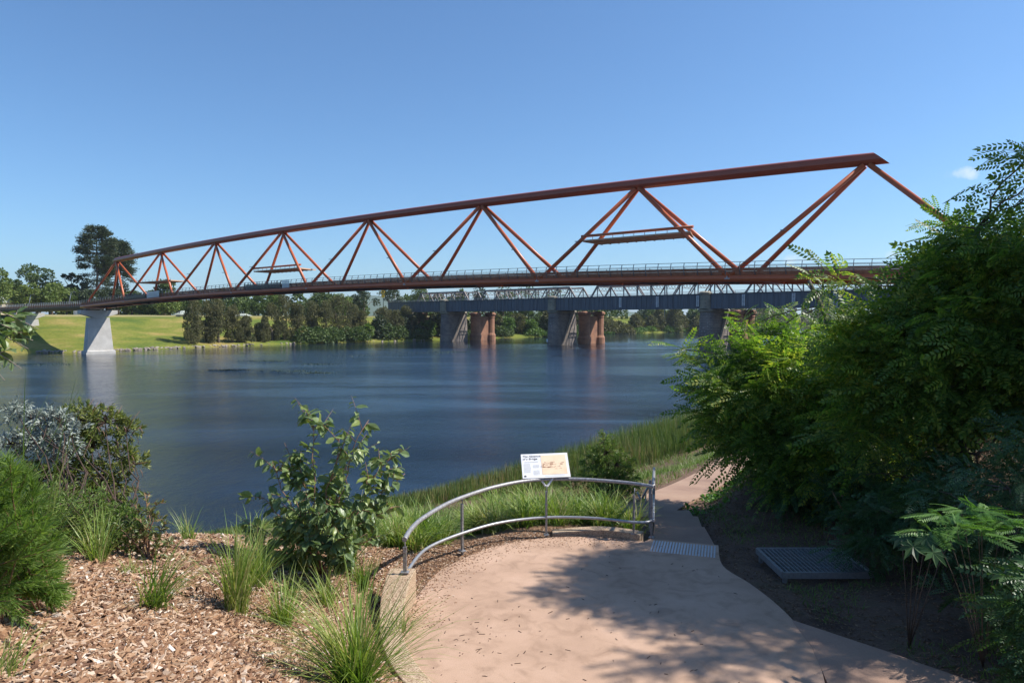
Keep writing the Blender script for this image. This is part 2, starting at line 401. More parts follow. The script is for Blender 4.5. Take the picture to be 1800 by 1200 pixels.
    mr = N(t, 'MapRange'); mr.inputs['From Min'].default_value = .40; mr.inputs['From Max'].default_value = .56; mr.inputs['To Min'].default_value = .28; mr.inputs['To Max'].default_value = 1; t.links.new(n3.outputs['Fac'], mr.inputs['Value'])
    # wind dies in the lee of the far bank: ripples get lower towards it
    sp = N(t, 'SeparateXYZ'); t.links.new(g.outputs['Position'], sp.inputs[0])
    dm = N(t, 'Math'); dm.operation = 'MULTIPLY_ADD'; dm.inputs[1].default_value = -.72; t.links.new(sp.outputs['X'], dm.inputs[0]); t.links.new(sp.outputs['Y'], dm.inputs[2])
    wob = N(t, 'Math'); wob.operation = 'MULTIPLY_ADD'; wob.inputs[1].default_value = 60; t.links.new(n3.outputs['Fac'], wob.inputs[0]); t.links.new(dm.outputs[0], wob.inputs[2])
    mr2 = N(t, 'MapRange'); mr2.inputs['From Min'].default_value = 240; mr2.inputs['From Max'].default_value = 300; mr2.inputs['To Min'].default_value = 1; mr2.inputs['To Max'].default_value = .14; t.links.new(wob.outputs[0], mr2.inputs['Value'])
    ms = N(t, 'Math'); ms.operation = 'MULTIPLY'; t.links.new(mr.outputs[0], ms.inputs[0]); t.links.new(mr2.outputs[0], ms.inputs[1])
    b = bumpn(t, p, ad.outputs[0], 1.0, .27)
    t.links.new(ms.outputs[0], b.inputs['Strength']); M['water'] = m
ground_mats()

M['leaf_locust'] = leafmat('leaf_locust', [(.055, .10, .026), (.095, .17, .032), (.15, .23, .04), (.36, .36, .07)], .42, .46, .5)
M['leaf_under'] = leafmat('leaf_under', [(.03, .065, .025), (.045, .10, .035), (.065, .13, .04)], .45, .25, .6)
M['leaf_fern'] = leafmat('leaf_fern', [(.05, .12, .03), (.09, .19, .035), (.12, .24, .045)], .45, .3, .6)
M['leaf_gum'] = leafmat('leaf_gum', [(.10, .15, .065), (.15, .21, .09), (.24, .29, .08)], .4, .25, 1.5)
M['leaf_silver'] = leafmat('leaf_silver', [(.15, .19, .155), (.24, .28, .24), (.36, .40, .36)], .55, .1, 1.5, tint=(1, 1, .9))
M['leaf_small'] = leafmat('leaf_small', [(.08, .11, .03), (.13, .16, .035), (.20, .21, .05)], .5, .25, 1.5)
M['leaf_dusk'] = leafmat('leaf_dusk', [(.07, .09, .04), (.12, .16, .05), (.26, .16, .08)], .4, .2, 2)
M['needle'] = leafmat('needle', [(.09, .15, .035), (.13, .21, .045), (.20, .26, .06)], .5, .35, 1.2)
M['blade'] = leafmat('grass_blade', [(.09, .16, .03), (.135, .22, .04), (.20, .28, .055), (.26, .31, .08), (.42, .36, .18)], .45, .3, 1.0)
M['weed'] = leafmat('green_weed', [(.07, .125, .025), (.12, .19, .035), (.20, .24, .06)], .5, .3, .7)
M['dry'] = leafmat('dry_grass', [(.19, .14, .07), (.30, .22, .11), (.36, .28, .15)], .7, .2, 1)
M['reed'] = leafmat('reed_blade', [(.06, .10, .03), (.095, .145, .04), (.14, .18, .055), (.24, .17, .09)], .55, .25, .3)
M['cas'] = leafmat('casuarina', [(.075, .078, .032), (.115, .112, .045), (.17, .155, .065)], .7, .22, .12)
M['far_green'] = leafmat('far_green', [(.045, .075, .022), (.075, .115, .028), (.115, .155, .038)], .6, .2, .1)
M['far_light'] = leafmat('far_light', [(.08, .125, .028), (.13, .18, .036), (.19, .22, .05)], .6, .2, .1)
M['far_dark'] = leafmat('far_dark', [(.028, .045, .022), (.042, .065, .026), (.065, .085, .032)], .6, .12, .1)
M['bunya'] = leafmat('bunya', [(.03, .048, .022), (.05, .07, .03), (.075, .092, .036)], .6, .1, .1)
M['vine'] = leafmat('vine', [(.055, .11, .02), (.10, .17, .028), (.16, .23, .04)], .5, .2, .15)

# ------------------------------------------------------------------ terrain
NEAR = [(-2500, -500), (-300, -70), (-80, 10), (-40, 18), (-14, 27), (-5, 33.5), (0, 38), (8, 46), (17, 58), (26, 73), (38, 92), (62, 125), (115, 200), (300, 470), (700, 700), (2500, 900)]
FAR = [(-2500, -250), (-600, -10), (-250, 125), (-133, 189), (-120, 191), (-106, 219), (-91, 243), (-68, 271), (-32.5, 300), (-8.4, 335), (15, 356), (53, 422), (134, 496), (230, 640), (330, 800), (600, 980), (2500, 1300)]
def sdist(P, line):
    """distance of points P (n,2) to a polyline, positive on its left side"""
    L = np.array(line, float); A = L[:-1]; B = L[1:]
    best = np.full(len(P), 1e18); sg = np.ones(len(P))
    for a, b in zip(A, B):
        d = b-a; w = P-a; t = np.clip((w@d)/(d@d), 0, 1); q = w-t[:, None]*d
        dd = (q**2).sum(1); cr = d[0]*w[:, 1]-d[1]*w[:, 0]
        m = dd < best-1e-9; best[m] = dd[m]; sg[m] = np.where(cr[m] >= 0, 1, -1)
    return np.sqrt(best)*sg
PLAT = 5.5
CTRL = [(0, 0, 7.9), (-3, 3, 7.7), (-2.9, 4.4, 7.3), (-1.2, 4.5, 6.8), (.2, 4.5, 6.0), (-4.8, 10.9, 6.0), (-.9, 7.3, 5.6), (-2, 6, 6.4), (-1.9, 8.2, 5.85), (-4, 6.5, 6.85), (-3.2, 9, 6.25), (-2.2, 10.5, 5.85),
 (-7, 9, 6.5), (-10, 12, 5.4), (-6, 14, 4.6), (-8, 20, 2.2), (0, 14, 5.2), (-3, 13.5, 4.9), (2, 15, 5.0), (0, 20, 3.0), (-3, 25, 1.5), (3, 25, 3.0), (-1.2, 11.6, 5.5), (.5, 13, 5.5), (2.2, 12.8, 5.45),
 (6, 15.5, 5.5), (8, 16, 6.6), (5, 12, 5.2), (7, 12, 5.6), (10, 12, 6.4), (5, 9, 5.42), (8, 8, 5.9), (4.5, 6.5, 5.5), (7, 4.5, 6.0), (12, 16, 7.2), (8.5, 20, 6.4), (12.5, 24, 6.2), (16, 30, 5.8), (22, 40, 6),
 (32, 50, 8), (46, 58, 12), (0, -10, 8.2), (-10, 0, 7.8), (10, 0, 7.2), (-20, 0, 7), (20, 10, 8.2), (40, 20, 10), (62, 60, 12), (-30, -10, 7), (-20, 11, 4), (-14, 17, 2.4), (8, 27, 3.6), (12, 36, 2.7), (2, 32, 1.5),
 (2.4, 17, 4.8), (3.4, 21, 4.3), (60, 0, 10), (0, -40, 9), (-60, -40, 8)]
CX = np.array([(c[0], c[1]) for c in CTRL], float); CZ = np.array([c[2] for c in CTRL], float)
def mq(r): return np.sqrt(r*r+1.0)
_A = mq(np.sqrt(((CX[:, None]-CX[None])**2).sum(2)))
_A = np.block([[_A+np.eye(len(CX))*-.05, np.ones((len(CX), 1))], [np.ones((1, len(CX))), np.zeros((1, 1))]])
_W = np.linalg.solve(_A, np.append(CZ, 0))
def rbf(P):
    r = mq(np.sqrt(((P[:, None]-CX[None])**2).sum(2))); return r@_W[:-1]+_W[-1]
PATHC = [(2.85, 15.7, 4.9), (3.9, 17.6, 4.78), (5.4, 20.2, 4.5), (7.0, 23.2, 4.2), (9.3, 27.6, 3.85), (13, 34, 3.5), (18, 42, 3.3), (26, 54, 3.6), (38, 68, 4.2)]
PATHS = smooth_curve(PATHC, 6)
plat_pts = [(-.75, 7.0), (-1.2, 7.75), (-1.42, 8.5), (-1.42, 9.3), (-1.32, 10.0), (-1.15, 10.7), (-.8, 11.3), (-.3, 11.9), (.3, 12.25), (1.0, 12.42), (1.8, 12.35), (2.38, 12.15),
            (2.5, 12.35), (3.65, 11.95), (3.42, 10.95), (3.6, 10.2), (3.72, 9.4), (3.72, 8.6), (3.6, 7.9), (3.42, 7.3), (3.3, 6.8), (3.2, 5.5), (.3, 5.5), (-.1, 6.5)]
PC = np.array([1.15, 9.4])
def terrain_h(P):
    P = np.asarray(P, float)
    dn = -sdist(P, NEAR)     # inland distance on the camera's bank
    df = sdist(P, FAR)       # inland distance on the far bank
    hn = np.full(len(P), 8.0)
    m = (np.abs(P[:, 0]) < 90) & (P[:, 1] < 100) & (P[:, 1] > -60) & (dn > -1)
    if m.any(): hn[m] = rbf(P[m])
    far = np.maximum(np.hypot(P[:, 0], P[:, 1]-20)-60, 0)
    hn = np.where(m, hn*np.exp(-far/60)+9*(1-np.exp(-far/60)), 9)
    hn = np.minimum(hn, .15+.42*np.maximum(dn, 0))
    hn = np.where(dn < 0, np.maximum(dn*.35, -3), hn)
    hf = np.interp(df, [-20, 0, 2, 10, 48, 62, 75, 500, 1500, 6000], [-4, 0, .8, 1.9, 9.6, 10.7, 11.0, 12, 16, 40])
    hf = hf+np.where(df > 90, 0, 0)
    h = np.where(dn > 0, hn, np.where(df > 0, hf, np.maximum(np.maximum(dn, df)*.35, -3.5)))
    # bed of the lookout, steps and path
    X = P[:, 0]; Y = P[:, 1]
    r = np.hypot(X-PC[0], (Y-PC[1])*.95)
    k = np.clip((r-2.75)/.9, 0, 1); k = k*k*(3-2*k)
    kk = np.where(Y < 6.2, np.clip((6.2-Y)/2, 0, 1), 0); k = np.maximum(k, 0)
    inpl = (X > .2) & (X < 3.1) & (Y < 9) & (Y > 4.5)
    h = np.where(inpl, np.minimum(h, PLAT-.1), h)
    h = h*k+(PLAT-.1)*(1-k)
    # steps go down between y 12 and 16
    st = np.clip((Y-12.0)/3.9, 0, 1)*-.75+PLAT-.15
    ds = np.maximum(np.abs(X-(3.05+(Y-12)*.10))-.62, 0)
    ks = np.clip(1-ds/.35, 0, 1)*((Y > 12.1) & (Y < 16.0)); h = h*(1-ks)+(st-.08)*ks
    near = (Y > 14.5) & (Y < 75) & (X > 0) & (X < 60)
    if near.any():
        Q = P[near]; C = np.array([(p.x, p.y) for p in PATHS]); z = np.array([p.z for p in PATHS])
        d = np.sqrt(((Q[:, None]-C[None])**2).sum(2)); i = d.argmin(1); dm = d.min(1)
        kp = np.clip(1-(dm-.95)/1.3, 0, 1); kp = kp*kp*(3-2*kp)
        h[near] = h[near]*(1-kp)+(z[i]-.08)*kp
    return h
def th(x, y): return float(terrain_h([(x, y)])[0])
def axis(dense0, dense1, step, lo, hi, grow=1.045, mx=None):
    a = list(np.arange(dense0, dense1+1e-6, step)); s = step; x = a[-1]
    while x < hi: s = min(s*grow, mx if mx and abs(x) < 520 else 1e9); x += s; a.append(x)
    s = step; x = a[0]; b = []
    while x > lo: s = min(s*grow, mx if mx and abs(x) < 320 else 1e9); x -= s; b.append(x)
    return np.array(b[::-1]+a)
gx = axis(-9, 12, .17, -9000, 9000, 1.05, 3.5); gy = axis(3, 20, .17, -300, 12000, 1.04, 3.2)
XX, YY = np.meshgrid(gx, gy); GP = np.stack([XX.ravel(), YY.ravel()], 1)
GZ = np.concatenate([terrain_h(c) for c in np.array_split(GP, 40)])
GZ = GZ+np.where((np.hypot(GP[:, 0], GP[:, 1]) < 60), (np.sin(GP[:, 0]*2.1+GP[:, 1]*1.3)*np.cos(GP[:, 1]*2.7-GP[:, 0]*.7))*.02, 0)
nx, ny = len(gx), len(gy)
idx = np.arange(nx*ny).reshape(ny, nx)
GF = np.stack([idx[:-1, :-1].ravel(), idx[:-1, 1:].ravel(), idx[1:, 1:].ravel(), idx[1:, :-1].ravel()], 1)
fc = GP[GF].mean(1)
fdn = -sdist(fc, NEAR)
slots = np.where(fdn > 0, 2, 0)
mulch = (fdn > 0) & (fc[:, 0] < 2.9) & (fc[:, 1] < 13.4) & (fc[:, 1] > -4) & (fc[:, 0] > -9)
slots[mulch] = 1
np_mesh('ground', np.column_stack([GP, GZ]), GF, [M['lawn'], M['mulch_soil'], M['soil']], smooth=True, slots=slots, origin=(0, 0, 0))['kind'] = 'structure'
# river surface
w = MB(); w.add([(-9000, -3000, 0), (9000, -3000, 0), (9000, 9000, 0), (-9000, 9000, 0)], [(0, 1, 2, 3)]).build('river_water', M['water'], origin=(0, 0, 0))['kind'] = 'structure'

# ------------------------------------------------------------------ foliage helpers
def rots(dirs, roll=None, up=None):
    """rotation matrices whose Y column is dirs"""
    d = dirs/np.linalg.norm(dirs, axis=1, keepdims=True)
    a = rng.normal(size=d.shape) if up is None else np.tile(np.array(up, float), (len(d), 1))+rng.normal(size=d.shape)*.6
    x = np.cross(d, a); x /= np.linalg.norm(x, axis=1, keepdims=True)+1e-9
    z = np.cross(x, d)
    return np.stack([x, d, z], axis=2)
def scatter(tv, tf, pos, R, s):
    """copies of a template; returns V, F"""
    tv = np.asarray(tv, float); n = len(pos); s = np.broadcast_to(np.asarray(s, float).reshape(-1, 1, 1) if np.ndim(s) else s, (n, 1, 1)) if np.ndim(s) < 2 else s[:, None, :]
    V = np.einsum('nij,nvj->nvi', R, tv[None]*s)+pos[:, None]
    Fc = tf[None]+(np.arange(n)*len(tv))[:, None, None]
    return V.reshape(-1, 3), Fc.reshape(-1, tf.shape[1])
def cat(parts):
    """merge (V,F) lists"""
    V = []; Fs = {}; b = 0
    for v, f in parts:
        V.append(v); Fs.setdefault(f.shape[1], []).append(f+b); b += len(v)
    return np.concatenate(V), [np.concatenate(x) for x in Fs.values()]
LEAF_V = np.array([(0, 0, 0), (.5, .45, .06), (0, 1, -.05), (-.5, .45, .06)]); LEAF_F = np.array([[0, 1, 2, 3]])
def unit(n, zbias=0):
    v = rng.normal(size=(n, 3)); v[:, 2] += zbias; return v/np.linalg.norm(v, axis=1, keepdims=True)
def pinnate(npairs=7, ll=.22, lw=.105, droop=.25):
    """one compound leaf, length 1 along Y"""
    V = []; Fa = []
    for i in range(npairs):
        t = .16+.8*i/(npairs-1); z = -droop*t*t; L = ll*(1-.35*abs(t-.5)*1.4)
        for sgn in (-1, 1):
            a = math.radians(62-14*t); dx = math.sin(a)*sgn; dy = math.cos(a); b = len(V)
            ax, ay = dy, -dx
            V += [(0, t, z), (dx*L*.5+ax*lw*.5, t+dy*L*.5+ay*lw*.5, z-.02), (dx*L, t+dy*L, z-.05), (dx*L*.5-ax*lw*.5, t+dy*L*.5-ay*lw*.5, z-.02)]
            Fa.append([b, b+1, b+2, b+3])
    b = len(V); V += [(0, .97, -droop), (lw*.5, 1.08, -droop-.03), (0, 1.2, -droop-.06), (-lw*.5, 1.08, -droop-.03)]; Fa.append([b, b+1, b+2, b+3])
    return np.array(V), np.array(Fa)
def spray(nl=6, leaf=.5, seed=0):
    """a short twig (length 1 along Y) carrying compound leaves"""
    r = np.random.default_rng(seed); pv, pf = pinnate()
    P = []; D = []
    for i in range(nl):
        t = .15+.85*i/(nl-1); sg = 1 if i % 2 else -1
        P.append((r.normal()*.03, t, r.normal()*.03)); D.append((sg*(.9-.5*t)+r.normal()*.15, .55+.5*t, -.05+r.normal()*.25))
    P = np.array(P); D = np.array(D); D[-1] = (0, 1, -.1)
    d = D/np.linalg.norm(D, axis=1, keepdims=True); up = np.tile([0, 0, 1.], (nl, 1))+r.normal(size=(nl, 3))*.3
    x = np.cross(d, up); x /= np.linalg.norm(x, axis=1, keepdims=True); z = np.cross(x, d)
    R = np.stack([x, d, z], 2)
    V, Fq = scatter(pv, pf, P, R, leaf*(.8+.4*r.random(nl)))
    tw = .012; b = len(V)
    V = np.concatenate([V, [(-tw, 0, 0), (tw, 0, 0), (tw*.4, 1, 0), (-tw*.4, 1, 0), (0, 0, -tw), (0, 0, tw), (0, 1, tw*.4), (0, 1, -tw*.4)]])
    Fq = np.concatenate([Fq, [[b, b+1, b+2, b+3], [b+4, b+5, b+6, b+7]]])
    return V, Fq
SPRAYS = [spray(6, .55, 1), spray(7, .5, 2), spray(5, .62, 3)]
def blades(base, az, lean, length, width, curl=1.0, seg=4):
    """arching grass blades"""
    n = len(base); t = np.linspace(0, 1, seg+1)
    az = np.asarray(az); L = np.asarray(length)[:, None]; le = np.asarray(lean)[:, None]; cu = np.broadcast_to(np.asarray(curl, float), (n,))[:, None]
    ang = le+cu*t[None]**1.5            # angle from vertical along the blade
    ds = L/seg
    hx = np.concatenate([np.zeros((n, 1)), np.cumsum(np.sin(ang[:, :-1])*ds, 1)], 1)
    hz = np.concatenate([np.zeros((n, 1)), np.cumsum(np.cos(ang[:, :-1])*ds, 1)], 1)
    cx = base[:, 0:1]+np.cos(az)[:, None]*hx; cy = base[:, 1:2]+np.sin(az)[:, None]*hx; cz = base[:, 2:3]+hz
    fa = az+PI/2+rng.normal(size=n)*.5
    w = np.asarray(width)[:, None]*.5*np.array([.8]+[1.0-.9*(q**2.2) for q in t[1:]])[None]
    wx = np.cos(fa)[:, None]*w; wy = np.sin(fa)[:, None]*w
    A = np.stack([cx-wx, cy-wy, cz], 2); B = np.stack([cx+wx, cy+wy, cz], 2)
    V = np.stack([A, B], 2).reshape(n, -1, 3)
    f = np.array([[2*i, 2*i+1, 2*i+3, 2*i+2] for i in range(seg)])
    Fq = (f[None]+(np.arange(n)*2*(seg+1))[:, None, None]).reshape(-1, 4)
    return V.reshape(-1, 3), Fq
def limb(mb, a, b, r0, r1, n=6, wob=.08, seg=5):
    a = Vector(a); b = Vector(b); L = (b-a).length; pts = []; rr = []
    for i in range(seg+1):
        t = i/seg; p = a.lerp(b, t)
        p += Vector((random.uniform(-1, 1), random.uniform(-1, 1), random.uniform(-.5, .8)))*L*wob*math.sin(PI*t)
        pts.append(p); rr.append(r0+(r1-r0)*t)
    mb.tube(pts, rr, n); return pts

# ------------------------------------------------------------------ footbridge
ND = Vector((-.625, -.781, 0))      # from the centre line towards the viewer's side
def cl(t, off=0, z=0):
    y = 15.62*(11.316-t); x = 34.8-(7-t)*19.53
    return Vector((x, y, z))+ND*off
def zb(t): return 14.75-.118*(t-3.6)**2
def zt(t): return 26.3-.12*(t-3.8)**2
AL = Vector((.781, -.625, 0))
W = 3.3
fb = thing('footbridge', 'long rust-orange steel truss footbridge sweeping across the river above the stone-piered bridge', 'footbridge', cl(3.5, 0, 0))
# top chord: faceted pipe with raked ends
def chord_ring(t, z, rw, rh, shear=0, n=12):
    r = []
    for k in range(n):
        a = 2*PI*(k+.5)/n; dz = math.sin(a)*rh
        p = cl(t, math.cos(a)*rw); r.append(p+AL*(-shear*dz)+Vector((0, 0, z+dz)))
    return r
ts = np.linspace(-.03, 7.05, 73)
mb = MB(); rings = []
for i, t in enumerate(ts):
    sh = 0
    if i == 0: sh = -.3
    if i == len(ts)-1: sh = 1.15
    rings.append(chord_ring(t, zt(t), .62, .62, sh))
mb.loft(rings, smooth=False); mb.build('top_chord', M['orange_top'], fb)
for sg, nm in ((1, 'near'), (-1, 'far')):
    mb = MB(); mb.tube([cl(t, sg*W, zb(t)) for t in np.linspace(-.6, 7.6, 83)], .38, 14); mb.build('bottom_chord', M['orange'], fb)
for k in range(8):
    for e in (-.5, .5):
        for sg in (1, -1):
            a = cl(k, sg*.25, zt(k)-.35); b = cl(k+e, sg*W, zb(k+e)+.1)
            MB().tube([a+(b-a)*.02, b], .26, 12).build('diagonal', M['orange'], fb)
# deck and cross beams
mb = MB()
for (o0, o1, z0, z1) in ((-W+.55, W-.55, -.02, .26),):
    rings = [[cl(t, o0, zb(t)+z0), cl(t, o1, zb(t)+z0), cl(t, o1, zb(t)+z1), cl(t, o0, zb(t)+z1)] for t in np.linspace(-.6, 7.6, 83)]
    mb.loft(rings)
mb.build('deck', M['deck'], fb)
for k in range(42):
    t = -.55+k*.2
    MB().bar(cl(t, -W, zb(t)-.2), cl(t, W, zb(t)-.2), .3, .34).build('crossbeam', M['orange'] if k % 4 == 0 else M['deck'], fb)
# balustrades: curved posts, timber-slat lower panel, handrails
def baluster(mb, t, sg, out=0):
    z = zb(t)+.32; prof = [(.18, 0), (.42, .12), (.56, .5), (.60, .9), (.50, 1.28), (.40, 1.42)]
    pts = [cl(t, sg*(W-.25+a+out), z+b) for a, b in prof]
    for p, q in zip(pts[:-1], pts[1:]): mb.bar(p, q, .09, .05, up=(AL.x, AL.y, 0))
    return mb
TP = [(-.55+k*.0623) for k in range(131)]
vis = sorted(TP, reverse=True)[8:]      # last few run on behind the bank trees
big = vis[:86]
for t in big: baluster(MB(), t, 1).build('railing_post', M['rail_grey'], fb)
mb = MB()
for t in vis[86:]+sorted(TP, reverse=True)[:8]: baluster(mb, t, 1)
o = mb.build('railing_posts', M['rail_grey'], fb); o['kind'] = 'stuff'
mb = MB()
for t in TP: baluster(mb, t, -1)
o = mb.build('far_railing_posts', M['rail_grey'], fb); o['kind'] = 'stuff'
TT = np.linspace(-.58, 7.58, 84)
for sg in (1, -1):
    mb = MB()
    for a, b in ((.20, .30), (.26, .46), (.30, .62), (.33, .78), (.35, .94)):
        mb.loft([[cl(t, sg*(W-.25+a), zb(t)+b), cl(t, sg*(W-.25+a+.04), zb(t)+b), cl(t, sg*(W-.25+a+.06), zb(t)+b+.148), cl(t, sg*(W-.25+a+.02), zb(t)+b+.148)] for t in TT])
    mb.build('slat_panel', M['timber'], fb)
    for (a, b, r) in ((.46, 1.74, .032), (.40, 1.38, .028), (.48, 1.12, .016)):
        MB().tube([cl(t, sg*(W-.3+a), zb(t)+b) for t in TT], r, 6).build('handrail' if r > .02 else 'rail_wire', M['rail_grey'], fb)
# projecting viewing bays
for (t0, t1, g0, g1) in ((.55, 1.0, 1.0, 1.27), (2.72, 3.2, 3.2, 3.3)):
    mb = MB()
    for q in (.30, .48, .66, .84, 1.02, 1.2):
        off = .55+.35*math.sin((q-.25)*2.6)
        mb.loft([[cl(t, W-.25+off, zb(t)+q), cl(t, W-.2+off, zb(t)+q), cl(t, W-.2+off, zb(t)+q+.13), cl(t, W-.25+off, zb(t)+q+.13)] for t in np.linspace(t0, t1, 8)])
    for t in np.linspace(t0, t1, 13): baluster(mb, t, 1, .32)
    mb.build('viewing_bay', M['dark_mesh'], fb)
m, t_, p_, o_ = newmat('glass'); p_.inputs['Base Color'].default_value = (.75, .8, .82, 1); p_.inputs['Roughness'].default_value = .05
p_.inputs['Transmission Weight'].default_value = .55; p_.inputs['IOR'].default_value = 1.2; M['glass'] = m
for (g0, g1) in ((1.02, 1.27), (3.21, 3.3)):
    mb = MB(); mb.loft([[cl(t, W+.45, zb(t)+.3), cl(t, W+.49, zb(t)+.3), cl(t, W+.49, zb(t)+1.7), cl(t, W+.45, zb(t)+1.7)] for t in np.linspace(g0, g1, 4)])
    mb.build('glass_screen', M['glass'], fb)
# shade canopies hung between the diagonals
def canopy(tc_, half, z, o0, o1, rail, slab):
    root = fb
    p = MB()
    c = [cl(tc_-half, o1, z), cl(tc_+half, o1, z), cl(tc_+half-.07, o0, z), cl(tc_-half+.0, o0, z)]
    c2 = [v+Vector((0, 0, .12)) for v in c]
    p.add(c+c2, [(0, 1, 2, 3), (4, 7, 6, 5), (0, 4, 5, 1), (1, 5, 6, 2), (2, 6, 7, 3), (3, 7, 4, 0)])
    pn = p.build('canopy', slab, root)
    e = MB()
    for a, b in ((c[3], c[2]), (c[0], c[1])): e.bar(a+Vector((0, 0, .06)), b+Vector((0, 0, .06)), .1, .16)
    n = 10
    for i in range(n+1):
        u = i/n; a = c[0].lerp(c[1], u); b = c[3].lerp(c[2], u)
        e.bar(a-Vector((0, 0, .05)), b-Vector((0, 0, .05)), .09, .09)
        e.bar(a+Vector((0, 0, .1)), a+Vector((0, 0, .55)), .06, .06)
    e.build('canopy_frame', M['rail_grey'] if False else M['panel'], pn)
    if rail: MB().tube([cl(tc_-half-.01, o1-.1, z+.62), cl(tc_+half+.01, o1-.1, z+.62)], .17, 10).build('canopy_rail', M['orange'], pn)
canopy(6.02, .285, 19.15, -2.7, 2.0, True, M['panel'])
canopy(3.02, .30, 18.6, -2.7, 2.0, True, M['panel'])
canopy(1.0, .36, 18.1, -2.6, 2.2, False, M['panel'])
# small floodlights on the near diagonals
for k in range(8):
    for e, f in ((-.5, .55), (.5, .6)):
        a = cl(k, .25, zt(k)-.35); b = cl(k+e, W, zb(k+e)); q = a.lerp(b, f)
        mb = MB(); mb.bar(q, q+ND*.5-AL*.25*(1 if e < 0 else -1)+Vector((0, 0, -.15)), .05, .05); mb.box(q+ND*.6-AL*.3*(1 if e < 0 else -1)+Vector((0, 0, -.18)), (.5, .22, .08))
        mb.build('floodlight', M['rail_grey'], fb)
# node connectors
for k in (6.5, 5.5, 4.5, 3.5, 2.5, 1.5, .5):
    mb = MB(); mb.box(cl(k, W+.36, zb(k)-.02), (.55, .08, .12), ax=(AL, -ND, Vector((0, 0, 1)))); mb.box(cl(k, W+.4, zb(k)+.1), (.12, .1, .25), ax=(AL, -ND, Vector((0, 0, 1))))
    mb.build('node_bracket', M['steel'], fb)
# low approach spans beyond the truss
ap = thing('approach_span', 'low dark approach span of the footbridge running off above the grassy bank', 'bridge span', cl(-3, 0, 0))
def za(t): return zb(-.55)+(-.6-t)*-.10
TA = np.linspace(-6.5, -.62, 40)
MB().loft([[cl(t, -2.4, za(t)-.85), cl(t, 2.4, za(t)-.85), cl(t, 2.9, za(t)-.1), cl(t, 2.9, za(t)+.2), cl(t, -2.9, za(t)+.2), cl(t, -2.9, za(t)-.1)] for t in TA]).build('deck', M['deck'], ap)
for sg in (1, -1):
    mb = MB(); mb.loft([[cl(t, sg*2.95, za(t)+.2), cl(t, sg*2.99, za(t)+.2), cl(t, sg*2.99, za(t)+.9), cl(t, sg*2.95, za(t)+.9)] for t in TA]); mb.build('slat_panel', M['timber'], ap)
    MB().tube([cl(t, sg*3.0, za(t)+1.5) for t in TA], .04, 6).build('handrail', M['steel'], ap)
for k in range(94):
    t = -.66-k*.0623
    MB().bar(cl(t, 3.02, za(t)+.1), cl(t, 3.15, za(t)+1.55), .12, .07, up=(AL.x, AL.y, 0)).build('railing_post', M['steel'], ap)
# piers
def conc_pier(t, label, ztop, width, zbase=-1.5):
    r = thing('concrete_pier', label, 'bridge pier', cl(t, 0, 0), None)
    X = ND; Y = AL
    def ring(o0, o1, hy, z): return [cl(t, o0)+Y*(-hy)+Vector((0, 0, z)), cl(t, o1)+Y*(-hy)+Vector((0, 0, z)), cl(t, o1)+Y*hy+Vector((0, 0, z)), cl(t, o0)+Y*hy+Vector((0, 0, z))]
    w2 = width/2
    b = MB(); b.loft([ring(-w2-.35, w2+.35, 1.7, zbase), ring(-w2-.35, w2+.35, 1.7, .75), ring(-w2-.2, w2+.2, 1.5, .95)]); b.build('footing', M['concrete'], r)
    c = MB(); c.loft([ring(-w2, w2, 1.25, .9), ring(-w2*.78, w2*.78, .95, ztop-2.0)]); c.build('column', M['concrete'], r, bevel=.06)
    # crosshead: straight top, sides drawn in, rounded belly
    pr = []
    for a, z in ((-1.38, 0), (-1.38, -.95), (-.78, -1.55), (-.4, -2.0), (0, -2.25), (.4, -2.0), (.78, -1.55), (1.38, -.95), (1.38, 0)):
        pr.append((a*w2, ztop+z))
    h = MB(); h.loft([[cl(t, a)+Y*s+Vector((0, 0, z)) for a, z in pr] for s in (-1.15, 1.15)]); h.build('crosshead', M['concrete'], r, bevel=.05)
    for sg in (1, -1): MB().box(cl(t, sg*2.6, ztop+.22), (1.0, 1.0, .44), ax=(X, Y, Vector((0, 0, 1)))).build('bearing', M['deck'], r)
    return r
conc_pier(-.52, 'tall pale concrete pier carrying the far end of the orange truss, standing at the water', zb(-.5)-1.0, 6.6)
conc_pier(-2.7, 'concrete pier half hidden behind gum leaves, under the low approach span', za(-2.7)-1.2, 5.6, 1)
conc_pier(7.55, 'concrete pier holding the near end of the orange truss among the bank trees', zb(7.5)-.85, 6.6, 2)
# lamp posts on the approach
for i, (px, y0, y1, lb) in enumerate(((124, 541, 514, 'slim lamp post on the approach span, closest to the truss'), (53, 545, 518, 'slim lamp post on the approach span, farther from the truss'))):
    D = 15.62*(11.316-(-.95 if i == 0 else -2.55)); b = at(px-4, y0, D); tp = at(px+1, y1, D)
    r = thing('lamp_post', lb, 'lamp post', b, 'lamp posts on the approach span')
    MB().tube([b, tp], [.1, .07], 8).build('pole', M['steel'], r)
    MB().bar(tp, tp+Vector((1.3, -.3, .1)), .3, .1).build('lamp_head', M['rail_grey'], r)

